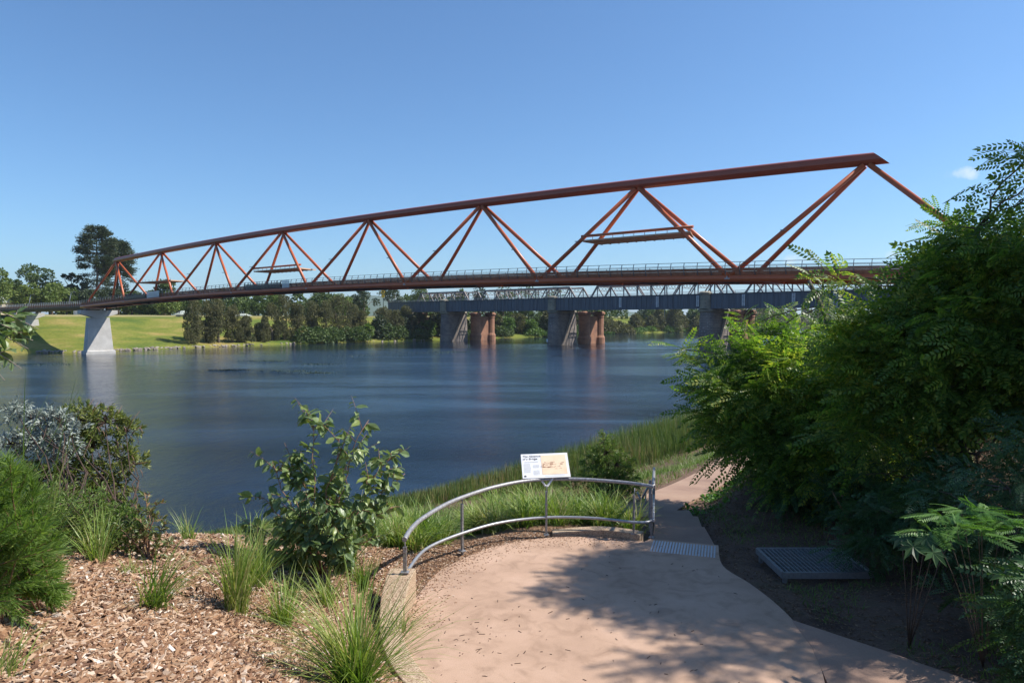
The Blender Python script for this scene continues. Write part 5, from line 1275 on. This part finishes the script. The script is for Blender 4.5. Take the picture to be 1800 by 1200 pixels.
# generic leafy plant made of stems that carry single leaves
def oval(seg=3):
    V = [(0, 0, 0)]; ws = [.30, .46, .30]; ys = [.2, .5, .8]
    for y, w_ in zip(ys, ws): V += [(-w_, y, .05), (0, y, -.03), (w_, y, .05)]
    V.append((0, 1.05, -.10))
    f3 = [[0, 2, 1], [0, 3, 2], [7, 8, 10], [8, 9, 10]]; f4 = [[1, 2, 5, 4], [2, 3, 6, 5], [4, 5, 8, 7], [5, 6, 9, 8]]
    V.append(V[0]); V.append(V[10])
    quads = f4+[[0, 2, 1, 11], [0, 11, 3, 2], [7, 8, 10, 12], [8, 9, 12, 10]]
    return np.array(V, float), np.array(quads)
OV, OF = oval(); OV = OV*np.array([1, 1, 1])
OV2 = OV.copy(); OV2[11] = OV2[0]+[0, .001, 0.0]; OV2[12] = OV2[10]+[0.001, 0, 0]
def stem_leaves(stems, per, size, droop=.6, t0=.25, wid=.62, tipsmall=True, jit=.0, up=(0, 0, 1), side=1.0):
    """leaves set along polylines; returns V,F"""
    P = []; D = []; S = []
    for st_ in stems:
        A = np.array([tuple(p) for p in st_]); m = len(A)
        for i in range(per):
            t = t0+(1-t0)*(i+random.random()*.6)/per; q = min(t, .999)*(m-1); j = int(q); f = q-j; p = A[j]*(1-f)+A[min(j+1, m-1)]*f
            tg = A[min(j+1, m-1)]-A[j]; tg = tg/(np.linalg.norm(tg)+1e-9)
            rd = rng.normal(size=3); rd -= tg*rd.dot(tg); rd /= np.linalg.norm(rd)
            P.append(p+rd*jit*random.random()); D.append(rd*side+tg*.5+np.array([0, 0, -droop])); S.append(size*random.uniform(.65, 1.2)*((1-.55*max(0, t-.6)/.4) if tipsmall else 1))
    return scatter(OV2*np.array([wid, 1, 1]), OF, np.array(P), rots(np.array(D), up=up), np.array(S))
def bush_from(name, label, cat_, base, tips, per, size, mat, group=None, sub=2, stem_r=.012, droop=.5, wid=.62, t0=.25, bark='twig', sag=.10, sublen=.22, perside=7, jit=0, subt=(.35, 1.0), side=1.0):
    r = thing(name, label, cat_, base, group); mb = MB(); stems = []
    base = Vector(base)
    for tp in tips:
        tp = Vector(tp); b = base+Vector((random.uniform(-.04, .04), random.uniform(-.04, .04), 0)); L = (tp-b).length
        pts = []
        for i in range(8):
            t = i/7; p = b.lerp(tp, t)+Vector((0, 0, math.sin(PI*t)*L*sag))+Vector((random.gauss(0, 1), random.gauss(0, 1), random.gauss(0, .6)))*L*.02*(t > 0)*(t < 1); pts.append(p)
        mb.tube(pts, [stem_r*.7*(1-.75*i/7)+.002 for i in range(8)], 5); stems.append(pts[3:])
        for s_ in range(sub):
            t = random.uniform(*subt); q = t*7; j = min(int(q), 6); p = pts[j].lerp(pts[j+1], q-j)
            d = Vector((random.gauss(0, 1), random.gauss(0, .8), random.gauss(.1, .6))).normalized()*L*sublen*random.uniform(.6, 1.2)
            tg = (pts[j+1]-pts[j]).normalized(); e = p+d+tg*L*sublen*.6; e2 = p.lerp(e, .5)+Vector((0, 0, .02))
            mb.tube([p, e2, e], [stem_r*.4, stem_r*.3, .0015], 4); stems.append([p.lerp(e, .15), e2, e])
    parts = []
    V, Fc = stem_leaves(stems, perside, size, droop, t0, wid, jit=jit, side=side)
    np_mesh('leaves', V, Fc, M[mat], r); mb.build('stems', M[bark], r); return r
# the sapling in front of the water
D = ground_pix(560, 1012).y; B = ground_pix(560, 1012)
tips = [at(px, py, D+dd) for px, py, dd in ((552, 742, .1), (648, 738, .2), (596, 770, -.2), (500, 778, .3), (690, 800, .1), (712, 832, .3), (620, 800, -.3), (478, 810, -.1), (528, 815, .2), (660, 850, -.3), (585, 840, .4), (455, 868, .2), (425, 912, .0), (520, 880, -.4), (690, 890, .2), (630, 900, -.5), (560, 900, -.5), (600, 940, -.6), (650, 950, -.3), (500, 930, -.3), (470, 965, -.3), (545, 960, -.5), (610, 985, -.5))]
bush_from('gum_sapling', 'broad-leaved gum sapling in the middle foreground in front of the river', 'tree', B, tips, 0, .16, 'leaf_gum', sub=7, stem_r=.014, droop=.75, wid=.60, perside=9, sublen=.17, t0=.05, sag=.06)
# gum branch coming in from the left edge, hung from a stem outside the view
r = thing('gum_tree', 'gum tree at the left edge whose leafy branch hangs over the far lawn', 'tree', (-4.1, 3.9, th(-4.1, 3.9)))
mb = MB(); tk = limb(mb, (-4.1, 3.9, th(-4.1, 3.9)-.2), (-3.7, 4.0, 11.6), .09, .05, 8, .03); stems = []
for px, py, dd, sx0 in ((80, 570, 3.9, 0), (62, 605, 3.8, 0), (40, 572, 4.0, 0), (50, 640, 3.7, 0), (20, 660, 3.8, 0), (14, 600, 3.6, 0), (70, 590, 4.2, 0), (5, 560, 3.9, 0), (30, 620, 4.0, 0), (-10, 640, 3.8, 0), (55, 560, 4.1, 0)):
    e = at(px-12, py+8, dd); b = Vector((-3.72, 4.0, random.uniform(9.2, 9.8))); pts = [b.lerp(e, t)+Vector((0, 0, math.sin(PI*t)*.10)) for t in np.linspace(0, 1, 8)]
    mb.tube(pts, [.007-.005*i/7 for i in range(8)], 5); stems.append(pts[3:])
    for s_ in range(3):
        p = pts[random.randint(4, 6)]; e2 = p+Vector((random.uniform(-.05, .14), random.uniform(-.12, .12), random.uniform(-.16, .05))); mb.tube([p, e2], [.003, .0015], 4); stems.append([p, p.lerp(e2, .5), e2])
V, Fc = stem_leaves(stems, 8, .085, .7, .1, .62); np_mesh('leaves', V, Fc, M['leaf_gum'], r)
mb.build('branches', M['bark_pale'], r)
# dusky-leaved small shrub on the mulch crest
B = ground_pix(262, 985)
tips = [at(px, py, B.y+random.uniform(-.2, .3)) for px, py in ((255, 868), (270, 890), (238, 885), (222, 905), (290, 915), (212, 930), (300, 950), (245, 930), (278, 945), (235, 960), (262, 905), (290, 975), (225, 975))]
bush_from('dusky_shrub', 'small dark-leaved shrub with reddish tips on the crest of the mulch', 'shrub', B, tips, 0, .085, 'leaf_dusk', sub=3, droop=-.1, wid=.42, perside=9, sublen=.16, t0=.1, sag=.02)
# weeping shrub overhanging the river on the left, and its silvery neighbour
def leafy_shrub(name, label, base, blobs, n, size, mat, wid=.5, group=None, bark='seed', droop=.1, outw=.6, fill=.5):
    r = thing(name, label, 'shrub', base, group); mb = MB(); P = []; D = []
    base = Vector(base)
    for (c, rad) in blobs:
        c = Vector(c); m = int(n*rad**2/sum(b[1]**2 for b in blobs)); u = unit(m, .2); q = fill+(1-fill)*rng.random(m)**.5
        # clusters of leaves along little twigs
        nt_ = max(6, m//14); tw = unit(nt_, .25)*rad*(fill+(1.05-fill)*rng.random(nt_))[:, None]*np.array([1, 1, .8])
        i = rng.integers(0, nt_, m); f = rng.random(m)*.22*max(rad, .4)
        dirs = tw/np.linalg.norm(tw, axis=1, keepdims=True)+rng.normal(size=tw.shape)*.5
        P.append(np.array(c)+tw[i]+dirs[i]*f[:, None]+rng.normal(size=(m, 3))*.018); D.append(dirs[i]*outw+unit(m)*.7+np.array([0, 0, -droop]))
        pts = limb(mb, base, c, .016, .006, 5, .06)
        for j in range(0, nt_, 2): mb.tube([c, c+Vector(tw[j])*.9, c+Vector(tw[j]+dirs[j]*.15)], [.008, .004, .002], 4)
    V, Fc = scatter(LEAF_V*np.array([wid, 1, 1]), LEAF_F, np.concatenate(P), rots(np.concatenate(D)), size*(.6+.7*rng.random(sum(len(x) for x in P))))
    np_mesh('leaves', V, Fc, M[mat], r); mb.build('stems', M[bark], r); return r
D = 12.5
leafy_shrub('riverside_shrub', 'bushy small-leaved shrub with brown seed sprays leaning over the river on the left', ground_pix(140, 955)+Vector((0, 1.2, -.3)),
    [(at(140, 738, D), .30), (at(185, 742, D), .28), (at(222, 758, D+.2), .20), (at(125, 775, D), .34), (at(160, 785, D-.2), .25), (at(212, 805, D), .22), (at(236, 815, D), .15), (at(180, 838, D-.2), .28), (at(120, 835, D-.3), .34), (at(205, 850, D), .22), (at(150, 880, D-.5), .36), (at(100, 890, D-.6), .38), (at(60, 850, D-.4), .4), (at(70, 780, D), .35), (at(195, 900, D-.6), .3)],
    17000, .078, 'leaf_small', .40, fill=.75)
mb = MB(); rsh = bpy.data.objects['riverside_shrub']
for i in range(46):
    px = random.uniform(150, 248); py = random.uniform(745, 870); p = at(px, py, D-.3); mb.tube([p, p+Vector((.03, 0, -.05)), p+Vector((.04, 0, -.15))], [.005, .006, .002], 4)
for px, py, qx, qy in ((165, 700, 140, 745), (172, 707, 160, 740), (215, 712, 200, 750), (246, 722, 225, 755), (192, 716, 180, 750), (262, 812, 235, 815), (250, 748, 230, 765)):
    mb.tube([at(qx, qy, D), at((px+qx)/2-3, (py+qy)/2, D), at(px, py, D)], [.008, .006, .003], 4)
mb.build('seed_sprays', M['twig'], rsh)
leafy_shrub('silver_shrub', 'silvery-grey leaved shrub growing through the bush at the left by the river', ground_pix(70, 970)+Vector((0, .8, -.2)),
    [(at(30, 725, 11.8), .17), (at(55, 735, 11.8), .2), (at(85, 740, 11.8), .24), (at(105, 740, 11.7), .16), (at(125, 765, 11.6), .2), (at(95, 775, 11.6), .24), (at(60, 770, 11.7), .22), (at(115, 790, 11.6), .18), (at(85, 800, 11.5), .16), (at(20, 780, 11.6), .2)],
    3400, .085, 'leaf_silver', .36)
# feathery needle shrub at the left
r = thing('feathery_shrub', 'large soft feathery green shrub filling the lower left edge', 'shrub', ground_pix(15, 1090))
P = []; A = []; Le = []; Ln = []; mb = MB(); base = WL[r.name]
for i in range(150):
    px = random.uniform(-90, 118); lo = np.interp(px, [-90, 0, 60, 118], [700, 780, 850, 1010]); py = random.uniform(lo, 1085); D_ = random.uniform(base.y-1.0, base.y+1.2)
    if px > 60 and py > 1060: continue
    e = at(px, py, D_); b = base+Vector((random.uniform(-.9, .1), random.uniform(-.5, .5), 0)); m_ = b.lerp(e, .6)+Vector((-.05, 0, .08))
    pts = [Vector(q) for q in smooth_curve([b, m_, e], 5)]; mb.tube(pts, [.008-.006*j/10 for j in range(len(pts))], 4)
    k_ = 210; t = .35+.65*rng.random(k_); q = t*(len(pts)-1); j = np.minimum(q.astype(int), len(pts)-2); A_ = np.array([tuple(p) for p in pts]); f = (q-j)[:, None]
    p = A_[j]*(1-f)+A_[j+1]*f; tg = A_[j+1]-A_[j]; tg /= np.linalg.norm(tg, axis=1, keepdims=True)
    P.append(p); dd = tg*1.1+unit(k_)*.55; A.append(dd)
P = np.concatenate(P); A = np.concatenate(A); n = len(P)
V, Fc = scatter(LEAF_V*np.array([.055, 1, 1]), LEAF_F, P, rots(A), .13*(.6+.8*rng.random(n)))
np_mesh('needles', V, Fc, M['needle'], r); mb.build('stems', M['twig'], r)
mb = MB()
grass_tuft('tall_grass', 'tall seeding grass stalks rising past the silvery shrub at the left edge', ground_pix(10, 1010), 46, 2.1, .012, (.0, .55), (.1, .5), mat='weed', spread=.25, azb=(.2, .8))
# filler bushes on the left bank behind the mulch
for (cx_, cy_, rr, lb) in ((110, 940, .45, 'low green bush in front of the leaning riverside shrub, left of the grass tufts'), (40, 930, .5, 'low green bush under the silvery shrub at the left'), (190, 945, .34, 'low weedy bush left of the dusky shrub')):
    b = ground_pix(cx_, cy_+25)
    leafy_shrub('low_bush', lb, b, [(Vector(b)+Vector((dx, dy, rr*.7)), rr*.8) for dx, dy in ((-rr*.6, 0), (rr*.5, .1), (0, -.2), (0.1, .3))], 3800, .06, 'weed', .3, group='low bushes at the left')
# shrub beside the sign and reeds
b = Vector((2.6, 17.6, th(2.6, 17.6)))
leafy_shrub('willowy_shrub', 'tall airy green shrub between the sign and the path, in front of the reeds', b,
    [(at(1062, 775, 18), .22), (at(1066, 795, 18), .34), (at(1050, 812, 18.2), .42), (at(1082, 815, 17.8), .42), (at(1095, 838, 17.8), .4), (at(1045, 845, 17.8), .48), (at(1075, 862, 17.5), .5), (at(1020, 860, 17.6), .42), (at(1105, 865, 17.5), .3)],
    9000, .095, 'weed', .26)
b = Vector((1.9, 15.3, th(1.9, 15.3)))
leafy_shrub('dead_shrub', 'dry brown dead shrub behind the guardrail right of the sign post', b, [(at(1012, 862, 15.5), .22), (at(1000, 872, 15.3), .22), (at(1028, 870, 15.4), .2)], 1300, .05, 'dry', .2)

# ------------------------------------------------------------------ locust trees on the right
def locust(name, label, trunk_pts, blobs, n, size, mat='leaf_locust', sc=(.40, .56), group=None, fill=.45, droop=.12, reject=None, tr=.11):
    base = Vector(trunk_pts[0]); r = thing(name, label, 'tree', base, group); mb = MB()
    pts = smooth_curve([Vector(p) for p in trunk_pts], 4); mb.tube(pts, [tr*(1-.6*i/(len(pts)-1)) for i in range(len(pts))], 8)
    tot = sum(b[1]**2 for b in blobs); Vs = []
    for (c, rad) in blobs:
        c = Vector(c); m = max(4, int(n*rad**2/tot))
        j = min(range(len(pts)), key=lambda q: (pts[q]-c).length+.6*abs(q-len(pts)*.6)*.05)
        limb(mb, pts[j], c, max(.02, rad*.04), .010, 6, .07)
        u = unit(m, .25); rr = rad*(fill+(1-fill)*rng.random(m)**.6)
        P = np.array(c)+u*rr[:, None]*np.array([1.12, 1.12, .62]); D_ = (u*.9+rng.normal(size=u.shape)*.42)*np.array([1, 1, .6])+np.array([-.12, -.05, -droop])
        for q in range(0, m, 9): mb.tube([c, c+(Vector(P[q])-c)*.55+Vector((0, 0, .04)), Vector(P[q])], [.012, .008, .004], 4)
        if reject is not None:
            kk = ~reject(P); P = P[kk]; D_ = D_[kk]; m = len(P)
        which = rng.integers(0, 3, m)
        for w_ in range(3):
            kk = which == w_
            if kk.any(): Vs.append(scatter(SPRAYS[w_][0], SPRAYS[w_][1], P[kk]-D_[kk]/np.linalg.norm(D_[kk], axis=1, keepdims=True)*size*.4, rots(D_[kk], up=(0, 0, 1)), size*rng.uniform(.75, 1.25, kk.sum())))
    V, Fs = cat(Vs); np_mesh('crown', V, Fs, M[mat], r); mb.build('trunk', M['bark'], r); return r
def blist(L): return [(at(px, py, D), rd) for px, py, D, rd in L]
gA = Vector((7.6, 16.2, th(7.6, 16.2)))
locust('locust_tree', 'low spreading locust tree overhanging the path, its branch tips reaching out over the water', [gA-Vector((0, 0, .3)), gA+Vector((-.2, .1, 1.2)), gA+Vector((0, 0, 2.6)), gA+Vector((-.4, .4, 4.0))],
    blist([(1200, 614, 17, .10), (1225, 628, 17, .14), (1262, 632, 17, .2), (1275, 668, 16.8, .4), (1300, 645, 17, .35), (1330, 655, 16.6, .75), (1385, 640, 16.4, .7), (1300, 690, 16.2, .75), (1290, 740, 16, .55), (1345, 735, 15.8, .85), (1400, 690, 15.4, 1.0), (1330, 785, 15.6, .62), (1385, 790, 15, .8), (1450, 745, 14.6, 1.0), (1465, 665, 15, 1.0), (1430, 835, 14.4, .7), (1490, 815, 14, .75), (1305, 578, 17.2, .10), (1340, 585, 17.2, .28), (1400, 590, 17, .35), (1450, 612, 16.5, .5), (1520, 640, 15.4, .8), (1255, 668, 16.8, .3), (1500, 700, 14.2, .8), (1375, 850, 14.6, .4)]), 1250, .74)
gB = Vector((7.9, 11.8, th(7.9, 11.8)))
locust('locust_tree', 'tall locust tree at the right whose crown rises above the footbridge deck', [gB-Vector((0, 0, .3)), gB+Vector((-.1, 0, 1.5)), gB+Vector((.2, .1, 3.2)), gB+Vector((.1, 0, 5.2))],
    blist([(1665, 398, 12.6, .20), (1650, 435, 12.6, .24), (1700, 432, 12.4, .36), (1670, 485, 12.5, .40), (1710, 425, 12.2, .3), (1745, 430, 12, .38), (1785, 400, 11.8, .3), (1800, 352, 11.4, .14), (1806, 266, 11, .07), (1840, 300, 11, .25), (1700, 490, 12, .65), (1770, 480, 11.6, .7), (1645, 555, 12.4, .62), (1680, 565, 12, .8), (1750, 570, 11.4, .85), (1580, 560, 12.8, .36), (1470, 492, 13.2, .16), (1445, 505, 13.2, .08), (1545, 600, 12.8, .36), (1570, 610, 12.6, .75), (1640, 640, 12, .85), (1720, 660, 11.4, .9), (1800, 620, 11, .9), (1820, 480, 11.2, .7), (1560, 690, 12.4, .7), (1540, 760, 12.2, .55), (1620, 720, 12, .7), (1520, 640, 13, .6), (1655, 505, 12.7, .26)]), 1350, .70)
locust('locust_tree', 'broad locust tree right of the tall one, shading the undergrowth', [(9.6, 10.2, th(9.6, 10.2)-.3), (9.7, 10.2, 8), (9.5, 10.4, 9), (9.8, 10.5, 9.8)],
    [((8.9, 9.3, 9.2), .9), ((9.4, 10.6, 9.6), .9), ((8.7, 10.6, 8.8), .9), ((10.3, 9.4, 9.4), 1.0), ((10.6, 11.6, 9.6), 1.0), ((8.9, 12.0, 8.3), .9), ((10.2, 8.6, 9.0), 1.0), ((9.0, 8.4, 8.2), .8), ((8.6, 9.6, 7.9), .7)], 900, .6)
def outframe(P):
    sx, sy, dp = screen(P); return (sx < 1915) & (sy > -80)
locust('locust_tree', 'tallest locust tree outside the right edge that throws shade over the lookout', [(11.5, 9.5, th(11.5, 9.5)-.3), (11.6, 9.5, 10), (11.2, 9.8, 13), (11.3, 10, 15.5)],
    [((9.40, 9.8, 13.0), .7), ((10.00, 10.5, 14.2), .8), ((9.00, 10.8, 12.8), .5), ((10.70, 9.9, 14.4), .8), ((11.40, 10.6, 14.8), .9), ((10.30, 8.9, 12.8), .35), ((11.80, 9.9, 13.8), .8), ((9.60, 10.3, 14.9), .55), ((9.20, 11.4, 14.5), .5), ((10.30, 9.9, 15.4), .4), ((11.10, 10.9, 15.6), .7), ((11.90, 10.9, 13.0), 1.0), ((9.80, 11.7, 15.0), .5), ((10.90, 8.2, 13.2), .3), ((11.70, 8.8, 13.4), .35), ((10.70, 8.2, 14.9), .4), ((11.50, 8.3, 14.6), .4)], 1150, .62, fill=.5, reject=outframe, tr=.2)
locust('locust_tree', 'locust tree beyond the tall one along the rising bank', [(11.5, 17, th(11.5, 17)-.3), (11.5, 17, 8.0), (11.4, 17, 9)],
    [((10.6, 16.6, 8.0), 1.1), ((11.8, 17.6, 8.8), 1.2), ((10.2, 18.6, 7.8), 1.2), ((13, 16, 9.2), 1.2), ((12.6, 19, 8.4), 1.4), ((9.8, 15.4, 7.2), .9), ((9.2, 17.0, 7.0), .9)], 1000, .6)
# palm-headed tree showing its dead leaves just above the locust crown
# undergrowth in the shade
UND = [(1490, 880, 13, .75, 1.0, 'leaf_under', 'dark fern-leaved sucker growth beside the path tree trunks'), (1560, 860, 12.4, .9, 1.2, 'leaf_under', 'dark undergrowth behind the steel grating'),
 (1640, 850, 11.5, .9, 1.2, 'leaf_under', 'dark undergrowth between the grating and the sunlit fern-leaved plant'), (1720, 800, 11, 1.0, 1.3, 'leaf_under', 'tall dark undergrowth above the sunlit fern-leaved plant'),
  
 (1830, 1060, 7.6, .45, .8, 'leaf_under', 'low dark undergrowth at the bottom right edge'), (1790, 900, 8.6, .9, 1.1, 'leaf_under', 'dark undergrowth at the right edge behind the sunlit plant'),
 (1760, 960, 8.4, .7, 1, 'leaf_under', 'dark fern-leaved growth just behind the sunlit plant'), (1420, 880, 14, .55, .7, 'leaf_under', 'low dark growth at the foot of the path tree'), (1850, 780, 9.5, 1.1, 1.2, 'leaf_under', 'tall dark growth beyond the right edge'),
 (1660, 900, 10.5, .7, 1, 'leaf_under', 'dark growth straight behind the sunlit plant, left side'),
  (1840, 1090, 6.4, .3, .5, 'leaf_under', 'low dark leaves at the lower right edge near the side path'),
  (1540, 925, 10.8, .4, .6, 'leaf_under', 'dark leafy growth touching the far side of the steel grating')]
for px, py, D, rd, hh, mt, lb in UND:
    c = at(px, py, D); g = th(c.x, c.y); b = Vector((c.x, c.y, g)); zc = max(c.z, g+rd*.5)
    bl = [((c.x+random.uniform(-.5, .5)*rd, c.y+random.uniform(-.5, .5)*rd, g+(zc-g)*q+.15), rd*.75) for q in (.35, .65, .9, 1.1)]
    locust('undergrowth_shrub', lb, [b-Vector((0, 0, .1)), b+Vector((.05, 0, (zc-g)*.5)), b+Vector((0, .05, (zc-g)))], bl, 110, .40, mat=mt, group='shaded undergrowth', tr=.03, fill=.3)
b = Vector((4.15, 5.7, th(4.15, 5.7)))
# sunlit fern-leaved plant
def fern_plant(label, base, tips, size, mat='leaf_fern', name='fern_leaved_plant'):
    r = thing(name, label, 'plant', base); mb = MB(); pv, pf = pinnate(11, .26, .075, .22); P = []; Dd = []; S = []
    for tp in tips:
        tp = Vector(tp); pts = smooth_curve([Vector(base), Vector(base).lerp(tp, .55)+Vector((0, 0, .12)), tp], 5); mb.tube(pts, [.006-.004*i/10 for i in range(len(pts))], 5)
        for i in range(7):
            a = random.random()*6.28; P.append(tuple(tp)); Dd.append((math.cos(a), math.sin(a), random.uniform(-.1, .35))); S.append(size*random.uniform(.75, 1.15))
    V, Fc = scatter(pv, pf, np.array(P), rots(np.array(Dd), up=(0, 0, 1)), np.array(S)); np_mesh('leaves', V, Fc, M[mat], r); mb.build('stems', M['bark'], r)
gF = Vector((5.4, 7.7, th(5.4, 7.7)))
fern_plant('sunlit bright green fern-leaved plant in front of the dark undergrowth at the right', gF, [at(px, py, D) for px, py, D in ((1655, 905, 6.7), (1690, 895, 6.9), (1725, 900, 6.8), (1760, 915, 6.9), (1680, 925, 6.5), (1720, 935, 6.5), (1770, 945, 6.7), (1640, 935, 6.8), (1790, 930, 7.1))], .31)
# castor leaf plants
def palmate(label, base, spots, s):
    r = thing('castor_plant', label, 'plant', base); mb = MB(); Vs = []; Fs = []; nv = 0
    for c, nr in spots:
        c = Vector(c); nr = Vector(nr).normalized(); X_ = nr.cross(Vector((0, 0, 1))).normalized(); Y_ = X_.cross(nr)*-1
        mb.tube([Vector(base), Vector(base).lerp(c, .5)+Vector((0, 0, .1)), c], [.008, .005, .003], 5)
        for k_ in range(8):
            a = -2.5+5.0*k_/7; L = s*(1-.35*abs(a)/2.5); d = X_*math.sin(a)+Y_*math.cos(a); w_ = X_*math.cos(a)-Y_*math.sin(a)
            v = [c, c+d*L*.5+w_*L*.17+nr*.01, c+d*L-nr*L*.12, c+d*L*.5-w_*L*.17+nr*.01]; Vs += [tuple(q) for q in v]; Fs.append([nv, nv+1, nv+2, nv+3]); nv += 4
    np_mesh('leaves', np.array(Vs), np.array(Fs), M['leaf_under'], r); mb.build('stems', M['bark'], r)
b = Vector((4.9, 8.3, th(4.9, 8.3)))
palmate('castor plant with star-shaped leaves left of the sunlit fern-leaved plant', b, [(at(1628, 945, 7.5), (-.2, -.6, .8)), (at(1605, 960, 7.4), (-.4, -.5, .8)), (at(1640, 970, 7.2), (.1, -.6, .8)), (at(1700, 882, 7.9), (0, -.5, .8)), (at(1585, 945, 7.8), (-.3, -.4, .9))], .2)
b = Vector((5.6, 7.0, th(5.6, 7.0)))
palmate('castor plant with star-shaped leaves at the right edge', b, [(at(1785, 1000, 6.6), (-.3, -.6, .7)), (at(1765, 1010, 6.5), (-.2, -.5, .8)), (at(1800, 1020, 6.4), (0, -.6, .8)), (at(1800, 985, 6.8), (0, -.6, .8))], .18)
# bare leaning stems in the shade
for i, (a0, a1, lb) in enumerate((((1500, 1000, 1462, 862), 12.6, 'thin leaning bare sapling behind the steel grating, left one'), ((1512, 940, 1478, 868), 12.8, 'thin leaning bare sapling behind the steel grating, right one'))):
    x0_, y0_, x1_, y1_ = a0; p = at(x0_, y0_, a1); p.z = th(p.x, p.y); o = MB().tube([p, p.lerp(at(x1_, y1_, a1), .5)+Vector((.03, 0, 0)), at(x1_, y1_, a1)], [.022, .018, .012], 7).build('bare_sapling', M['twig']); props(o, lb, 'sapling')
# ground cover on the shaded side
X, Y = sample(75000, 3.9, 15, 6.0, 30); pdist = pathdist(X, Y); cl_ = np.sin(X*2.3+Y*1.1)+np.sin(X*.9-Y*2.1)
k = ((Y > 14.5) & (pdist < -.95) | (Y < 14.5) & (X > 4.2) & ~((X > 4.2) & (X < 5.9) & (Y > 10.6) & (Y < 12.0))) & (cl_ > -.1+.5*(Y < 9.5)) & ~inside(X, Y, [(3.7, 9.2), (4.55, 8.2), (5.1, 7.55), (6.0, 6.7), (7.5, 5.2), (7.7, 4.5), (3.2, 4.5)])
cover('shade_groundcover', 'low weeds and grass over the shaded ground by the undergrowth', X[k], Y[k], .15, .012, 'weed', (.2, 1.2))
# trailing vine on the bank right of the path
n = 9000; Y = rng.uniform(15.8, 30, n); X = np.interp(Y, PY, PX)+rng.uniform(.85, 3.4, n); cl_ = np.sin(X*2.7+Y*1.7)+np.sin(X*1.1-Y*2.3)+rng.normal(size=n)*.4
k = cl_ > 0; X, Y = X[k], Y[k]; Z = terrain_h(np.stack([X, Y], 1))+.02+rng.random(len(X))*.2
V, Fc = scatter(OV2*np.array([.8, 1, 1]), OF, np.stack([X, Y, Z], 1), rots(unit(len(X), .2), up=(0, 0, 1)), .05+.06*rng.random(len(X)))
props(np_mesh('creeper', V, Fc, M['leaf_fern']), 'leafy creeper trailing over the bank right of the path', 'creeper', None, 'stuff')
X, Y = sample(30000, 3.6, 12, 5.5, 20); k = ((pathdist(X, Y) < -.9) | (Y < 14.5)) & ~inside(X, Y, POLY)
chips('bank_litter', X[k], Y[k], .015, .09, M['litter'])

# ------------------------------------------------------------------ thin summer air between here and the far hills
hm = bpy.data.materials.new('haze_air'); hm.use_nodes = True; t = hm.node_tree; t.nodes.clear()
o = t.nodes.new('ShaderNodeOutputMaterial'); pv = t.nodes.new('ShaderNodeVolumePrincipled')
pv.inputs['Color'].default_value = (.78, .88, 1, 1); pv.inputs['Density'].default_value = .00008; pv.inputs['Anisotropy'].default_value = .2
t.links.new(pv.outputs[0], o.inputs['Volume'])
hz = MB().box((0, 1000, 173), (24000, 24000, 361)).build('haze', hm, origin=(0, 0, 0)); hz['kind'] = 'stuff'
SC.cycles.volume_bounces = 0
